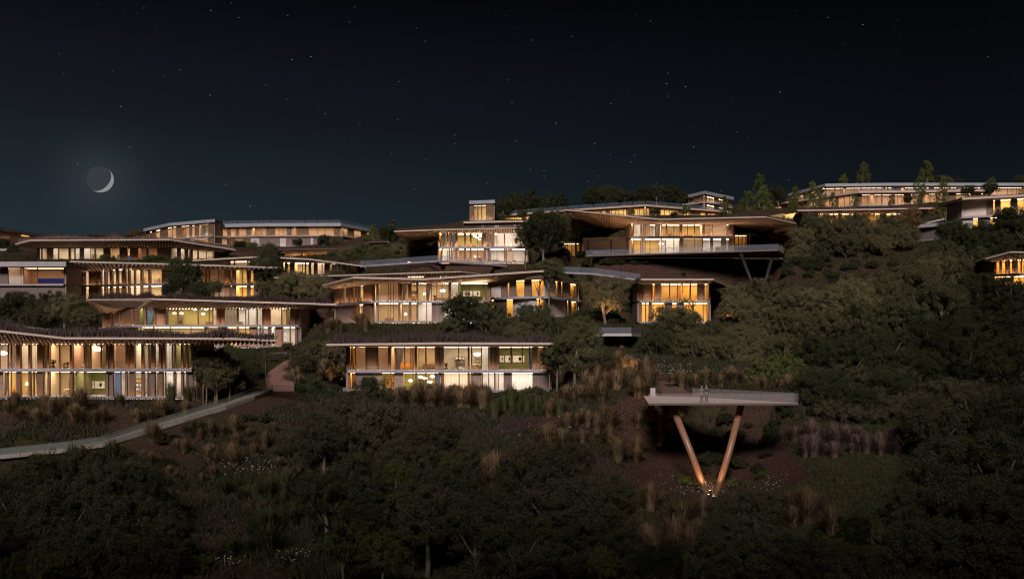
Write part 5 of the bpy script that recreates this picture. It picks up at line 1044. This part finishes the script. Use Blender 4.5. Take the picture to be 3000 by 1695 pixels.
sofa(1185, 148.5, z16, 2.2, 'fabric_orange', 'orange sofa behind the mauve curtain of the level-roofed villa'); sofa(232, 131.5, z1u, 1.9, 'fabric_white', 'white low sofa upstairs in the front villa'); sofa(30, 131, z1l, 2.0, 'fabric_orange', 'yellow-orange sofa on the ground floor of the front villa')
def bookcase(x, D, z, w, hh, label, group, sd_):
    R = empty('bookcase', (x, D, z)); tag(R, label, 'bookcase', group); r = random.Random(sd_)
    for sx in (-1, 1): mb = MB(); mb.box(x+sx*w/2-.025, x+sx*w/2+.025, D-.17, D+.17, z, z+hh); mb.obj('side_panel', M['timber'], R)
    n = max(2, int(hh/.42))
    for k in range(n+1):
        zz = z+.04+(hh-.08)*k/n; mb = MB(); mb.box(x-w/2+.027, x+w/2-.027, D-.16, D+.16, zz-.015, zz+.015); mb.obj('shelf', M['timber'], R)
        if k < n:
            mb = MB(); xx = x-w/2+.06
            while xx < x+w/2-.15:
                bw = r.uniform(.05, .13); mb.box(xx, xx+bw, D-.1, D+.12, zz+.017, zz+.017+r.uniform(.15, .3)); xx += bw+(.01 if r.random() < .8 else .25)
            if mb.v: o = mb.obj('books', M[r.choice(['fabric_grey', 'potclay', 'paper', 'fabric_orange'])], R)
def sideboard(x, D, z, w, label, group):
    R = empty('sideboard', (x, D, z)); tag(R, label, 'sideboard', group)
    mb = MB(); mb.box(x-w/2, x+w/2, D-.22, D+.22, z+.14, z+.72); mb.obj('cabinet', M['timber'], R)
    for k in range(3): mb = MB(); a_ = x-w/2+w*k/3; mb.box(a_+.02, a_+w/3-.02, D-.245, D-.222, z+.18, z+.68); mb.obj('door', M['planks_red'], R)
    for sx in (-1, 1): mb = MB(); mb.box(x+sx*w*.4-.03, x+sx*w*.4+.03, D-.15, D+.15, z, z+.14); mb.obj('leg', M['black'], R)
NICK = {'h1': 'front villa', 'h2': 'long villa', 'h3': 'orange-finned villa', 'h13': 'orange-soffit villa', 'h14': 'swept-roof villa', 'h16': 'level-roofed villa', 'h18': 'upswept villa', 'h12': 'down-sloping-eave villa', 'h4': 'wide-eaved villa'}
for hk, nk in NICK.items():
    h = HV[hk]; fc = Fac(h['fac']); rr = random.Random(hk)
    for si, (z0_, z1_) in enumerate(h['z']):
        fl = '' if len(h['z']) == 1 else ('upstairs ' if si == 0 else 'downstairs ')
        for ri, (x0, x1, c) in enumerate(toks(h['rooms'][si])):
            pa, pb = fc.at(x0+.01)[0], fc.at(x1-.01)[0]; L = (pb-pa).length
            if L < 3.2 or c in 'vyz': continue
            for t in ([.3, .72] if L > 6 else [.5]):
                p = pa.lerp(pb, t+rr.uniform(-.08, .08)); D_ = p.y+h.get('rdepth', 5.)-.4; wn_ = ROOM[c]
                if rr.random() < .55: bookcase(p.x, D_, z0_+.003, rr.uniform(.9, 1.5), rr.uniform(1.3, 2.1), 'timber bookcase against the %s wall %sin the %s' % (wn_, fl, nk), 'bookcases in the '+nk, rr.random())
                else: sideboard(p.x, D_, z0_+.003, rr.uniform(1.3, 2.0), 'low timber sideboard against the %s wall %sin the %s' % (wn_, fl, nk), 'sideboards in the '+nk)
def floorlamp(px, D, z, label):
    x = PX(px, D); R = empty('floor_lamp', (x, D, z)); tag(R, label, 'lamp'); mb = MB(); mb.lathe((x, D, z), [(0, .02), (.15, .02), (.15, 0)], 10); mb.tube([(x, D, z), (x, D, z+1.2)], [.015, .015], 6); mb.obj('stand', M['black'], R)
    mb = MB(); mb.lathe((x, D, z+1.15), [(.22, 0), (.16, .34)], 12); mb.obj('lamp_shade', M['lampshade'], R, True)
floorlamp(1243, 187.2, HV['h14']['z'][0][0], 'white-shaded floor lamp upstairs in the swept-roof villa'); floorlamp(80, 131.8, z1l, 'glowing floor lamp on the ground floor of the front villa'); floorlamp(685, 198, HV['h2']['z'][1][0], 'glowing lamp on the ground floor of the long villa'); floorlamp(1188, 187.5, HV['h14']['z'][1][0], 'bright floor lamp on the ground floor of the swept-roof villa'); floorlamp(1392, 232.5, HV['h13']['z'][1][0], 'bright floor lamp on the ground floor of the orange-soffit villa')

# ------------------------------------------------------------------ the couple on the deck
def skin_obj(name, nodes, edges, m, parent=None, sub=2, root=0):
    import bmesh
    bm = bmesh.new(); sk = bm.verts.layers.skin.verify(); vs = []
    for p, r in nodes: v = bm.verts.new(p); v[sk].radius = (r if isinstance(r, tuple) else (r, r)); vs.append(v)
    vs[root][sk].use_root = True
    for a, b in edges: bm.edges.new((vs[a], vs[b]))
    me = bpy.data.meshes.new(name); bm.to_mesh(me); bm.free(); me.materials.append(m)
    o = bpy.data.objects.new(name, me); COL.objects.link(o); o.parent = parent
    md = o.modifiers.new('skin', 'SKIN'); md.use_smooth_shade = True; o.modifiers.new('sub', 'SUBSURF').levels = sub; o.modifiers['sub'].render_levels = sub
    return o
mat('skin', (.42, .25, .17), .6); mat('hair', (.02, .012, .01), .7); mat('hair_short', (.03, .02, .014), .8); mat('knit_grey', (.16, .15, .155), .9, (.20, .185, .19), 30); mat('shirt_blue', (.06, .065, .08), .9, (.085, .09, .105), 25); mat('jeans', (.035, .045, .07), .9); mat('jeans_grey', (.06, .055, .06), .9); mat('shoe', (.02, .018, .018), .6)
def person(px, D, hgt, female, label):
    k = hgt/1.75; x = PX(px, D); s = k
    def q(a, b, c): return (a*s, b*s, c*s)
    sw = .175 if female else .205; turn = .12 if female else -.12
    inner = 1 if female else -1     # the side that touches the partner
    ik = lambda side: side == inner
    nodes = [(q(0, 0, .95), .125*s), (q(0, 0, 1.12), (.12*s, .09*s)), (q(0, 0, 1.32), (.145*s, .10*s)), (q(0, 0, 1.44), (.09*s, .07*s)), (q(0, -.01, 1.52), .05*s), (q(turn*.25, -.03, 1.60), (.072*s, .085*s)), (q(turn*.28, -.03, 1.69), (.076*s, .09*s)), (q(turn*.28, -.02, 1.745), .055*s)]
    ed = [(0, 1), (1, 2), (2, 3), (3, 4), (4, 5), (5, 6), (6, 7)]
    arms = {}
    for side in (-1, 1):
        i = len(nodes)
        if ik(side): pts = [(side*sw, 0, 1.40), (side*(sw+.09), .06, 1.16), (side*(sw+.16), .10, 1.05), (side*(sw+.22), .12, 1.04)]      # arm behind the partner's back
        else: pts = [(side*sw, 0, 1.40), (side*(sw+.07), .01, 1.13), (side*(sw+.07), -.05, .90), (side*(sw+.06), -.07, .82)]
        nodes += [(q(*pts[0]), .06*s), (q(*pts[1]), .045*s), (q(*pts[2]), .034*s), (q(*pts[3]), (.03*s, .04*s))]; ed += [(2, i), (i, i+1), (i+1, i+2), (i+2, i+3)]
        # fingers and thumb of the hand
        hx, hy, hz = pts[3]; d = Vector(pts[3])-Vector(pts[2]); d.normalize(); sv = Vector((0, 1, 0)); 
        for fi, (off, ln) in enumerate(((-.033, .07), (-.011, .082), (.011, .076), (.033, .06))):
            a = Vector(pts[3])+sv*off+d*.045; b = a+d*ln*.55+Vector((-side*.006, 0, 0)); c = b+d*ln*.45+Vector((-side*.018, 0, 0)); j = len(nodes)
            nodes += [(q(*a), .010*s), (q(*b), .009*s), (q(*c), .007*s)]; ed += [(i+3, j), (j, j+1), (j+1, j+2)]
        a = Vector(pts[3])+Vector((0, -.04, 0))+d*.005; b = a+d*.04+Vector((0, -.025, 0)); j = len(nodes); nodes += [(q(*a), .011*s), (q(*b), .009*s)]; ed += [(i+3, j), (j, j+1)]
        arms[side] = pts
    legs = {}
    for side in (-1, 1):
        i = len(nodes); st = .02*side; pts = [(side*.085, 0, .86), (side*.09, -.01+st, .48), (side*.09, .02+st, .09), (side*.1, -.04+st, .035), (side*.115, -.15+st, .025)]
        nodes += [(q(*pts[0]), .092*s), (q(*pts[1]), .06*s), (q(*pts[2]), .042*s), (q(*pts[3]), .042*s), (q(*pts[4]), (.042*s, .025*s))]; ed += [(0, i), (i, i+1), (i+1, i+2), (i+2, i+3), (i+3, i+4)]; legs[side] = pts
    B = skin_obj('person', nodes, ed, M['skin'], None, 1); B.location = (x, D, zd+.003); B.rotation_euler = (0, 0, 0); tag(B, label, 'person', None)
    # nose, ears and eyes make the face
    mb = MB(); hx = turn*.28*s; mb.tri((hx-.014*s, -.112*s, 1.635*s), (hx+.014*s, -.112*s, 1.635*s), (hx, -.145*s, 1.64*s)); mb.tri((hx-.014*s, -.112*s, 1.635*s), (hx, -.145*s, 1.64*s), (hx, -.115*s, 1.685*s)); mb.tri((hx+.014*s, -.112*s, 1.635*s), (hx, -.115*s, 1.685*s), (hx, -.145*s, 1.64*s))
    for e_ in (-1, 1): mb.lathe((hx+e_*.08*s, -.02*s, 1.63*s), [(0, 0), (.014*s, .02*s), (.014*s, .05*s), (0, .06*s)], 6)
    o = link('face', mb.mesh('face', M['skin'])); o.parent = B; o.location = (0, 0, 0)
    mb = MB()
    for e_ in (-1, 1): mb.lathe((hx+e_*.03*s, -.112*s, 1.672*s), [(0, -.008*s), (.011*s, 0), (0, .008*s)], 6)
    mb.box(hx-.022*s, hx+.022*s, -.118*s, -.108*s, 1.60*s, 1.606*s); o = link('eyes_and_mouth', mb.mesh('eyes', M['black'])); o.parent = B; o.location = (0, 0, 0)
    up = 1.16
    nt_ = [(q(0, 0, .90), (.155*s, .125*s)), (q(0, 0, 1.12), (.135*s, .105*s)), (q(0, 0, 1.33), (.16*s, .115*s)), (q(0, 0, 1.43), (.11*s, .085*s))]; et = [(0, 1), (1, 2), (2, 3)]
    for side in (-1, 1):
        p = arms[side]; i = len(nt_); nt_ += [(q(*p[0]), .072*s), (q(*p[1]), .058*s), (q(*(Vector(p[2])*.97+Vector(p[1])*.03)), .044*s)]; et += [(2, i), (i, i+1), (i+1, i+2)]
    skin_obj('jacket' if female else 'shirt', nt_, et, M['knit_grey' if female else 'shirt_blue'], B, 1)
    nt_ = [(q(0, 0, .95), (.14*s, .115*s))]; et = []
    for side in (-1, 1):
        p = legs[side]; i = len(nt_); nt_ += [(q(*p[0]), .102*s), (q(*p[1]), .07*s), (q(p[2][0], p[2][1], .10), .052*s)]; et += [(0, i), (i, i+1), (i+1, i+2)]
    skin_obj('trousers', nt_, et, M['jeans_grey' if female else 'jeans'], B, 1)
    for side in (-1, 1):
        p = legs[side]; skin_obj('shoe', [(q(p[3][0], p[3][1]+.04, .04), (.05*s, .04*s)), (q(p[3][0], p[3][1]-.04, .045), (.05*s, .045*s)), (q(*p[4]), (.05*s, .03*s))], [(0, 1), (1, 2)], M['shoe'], B, 1)
    if female: hn = [(q(turn*.28, .0, 1.735), (.08*s, .085*s)), (q(turn*.28, .05, 1.66), (.095*s, .07*s)), (q(turn*.28-.02, .06, 1.52), (.10*s, .06*s)), (q(turn*.28-.02, .06, 1.42), (.08*s, .045*s))]; he = [(0, 1), (1, 2), (2, 3)]
    else: hn = [(q(turn*.28, -.02, 1.755), (.075*s, .08*s)), (q(turn*.28, .035, 1.70), (.085*s, .065*s)), (q(turn*.28, .045, 1.62), (.07*s, .05*s))]; he = [(0, 1), (1, 2)]
    skin_obj('hair', hn, he, M['hair' if female else 'hair_short'], B, 1)
person(2055.5, 107.75, 1.70, True, 'person with long dark hair in a grey jacket standing on the viewing deck')
person(2070, 107.8, 1.80, False, 'short-haired person in a dark shirt and blue jeans standing on the viewing deck')

# ------------------------------------------------------------------ moon and stars
emat('moon_lit', (1.0, 1.0, 1.02), .26); emat('moon_dark', (.80, .88, 1.10), .048)
DM = 3000.0; mc = P(293, 525, DM); RM = 38*DM/F
e2 = -mc.normalized(); e1 = Vector((.80, 0, -.60)); e1 = (e1-e2*e1.dot(e2)).normalized(); ax = e1.cross(e2).normalized()
R = empty('moon', tuple(mc)); tag(R, 'thin crescent moon with faint dark disc above the left hillside', 'moon')
def lune(l0, l1, n, name, key):
    mb = MB(); rows = 40; b = []
    for j in range(n+1):
        lo = math.radians(l0+(l1-l0)*j/n); w = e1*math.cos(lo)+e2*math.sin(lo)
        for i in range(rows+1):
            la = math.radians(-90+180*i/rows); mb.v.append(tuple(mc+(ax*math.sin(la)+w*math.cos(la))*RM))
    for j in range(n):
        for i in range(rows): a = j*(rows+1)+i; mb.f.append((a, a+1, a+rows+2, a+rows+1)); mb.m.append(0)
    mb.obj(name, M[key], R, True)
lune(-4, 47, 16, 'lit_crescent', 'moon_lit'); lune(47, 356, 48, 'dark_disc', 'moon_dark')
emat('star_a', (1, 1, 1.05), .19); emat('star_b', (.95, 1, 1.1), .09); emat('star_c', (.95, 1, 1.1), .045)
mb = MB(); r = random.Random(4)
bright = [(422, 24), (330, 207), (354, 312), (527, 205), (482, 223), (843, 46), (911, 166), (228, 479), (1039, 21), (1023, 65), (1220, 83), (840, 291), (779, 250), (1054, 361), (1170, 239), (1165, 350), (1333, 395), (1333, 420), (1427, 535), (1247, 469), (1214, 554), (662, 542), (733, 604), (1147, 450), (380, 432), (1500, 301), (1486, 235), (1906, 62), (1790, 304), (1676, 107), (2425, 52), (2895, 167), (2160, 387), (2032, 431), (1848, 474), (1859, 455), (1953, 245), (2008, 254), (1957, 215), (1956, 282), (1629, 361), (2113, 559), (1753, 516), (1722, 531), (1554, 496), (1594, 500), (1595, 522), (2311, 527), (1742, 420), (1788, 452), (1511, 413), (1560, 638 - 520), (2285, 270), (2528, 73), (187, 217), (616, 279), (173, 157), (855, 175), (953, 334), (1246, 121), (677, 9), (617, 31), (700, 52)]
def star(px, py, w, h_, m):
    c = P(px, py, 2990); k = 2990/F; a = r.uniform(-.12, .05)
    u = Vector((w*k, 0, a*w*k)); v = Vector((0, 0, h_*k)); mb.quad(c-u, c-v, c+u, c+v, m)
for px, py in bright: star(px, py, 2.9, 1.1, 0 if r.random() < .22 else 1)
for _ in range(110): star(r.uniform(0, 3000), 640*r.random()**1.1, 2.0, 1.0, 2)
tag(mb.obj('stars', [M['star_a'], M['star_b'], M['star_c']]), 'faint white stars scattered over the night sky', 'stars', None, 'stuff')
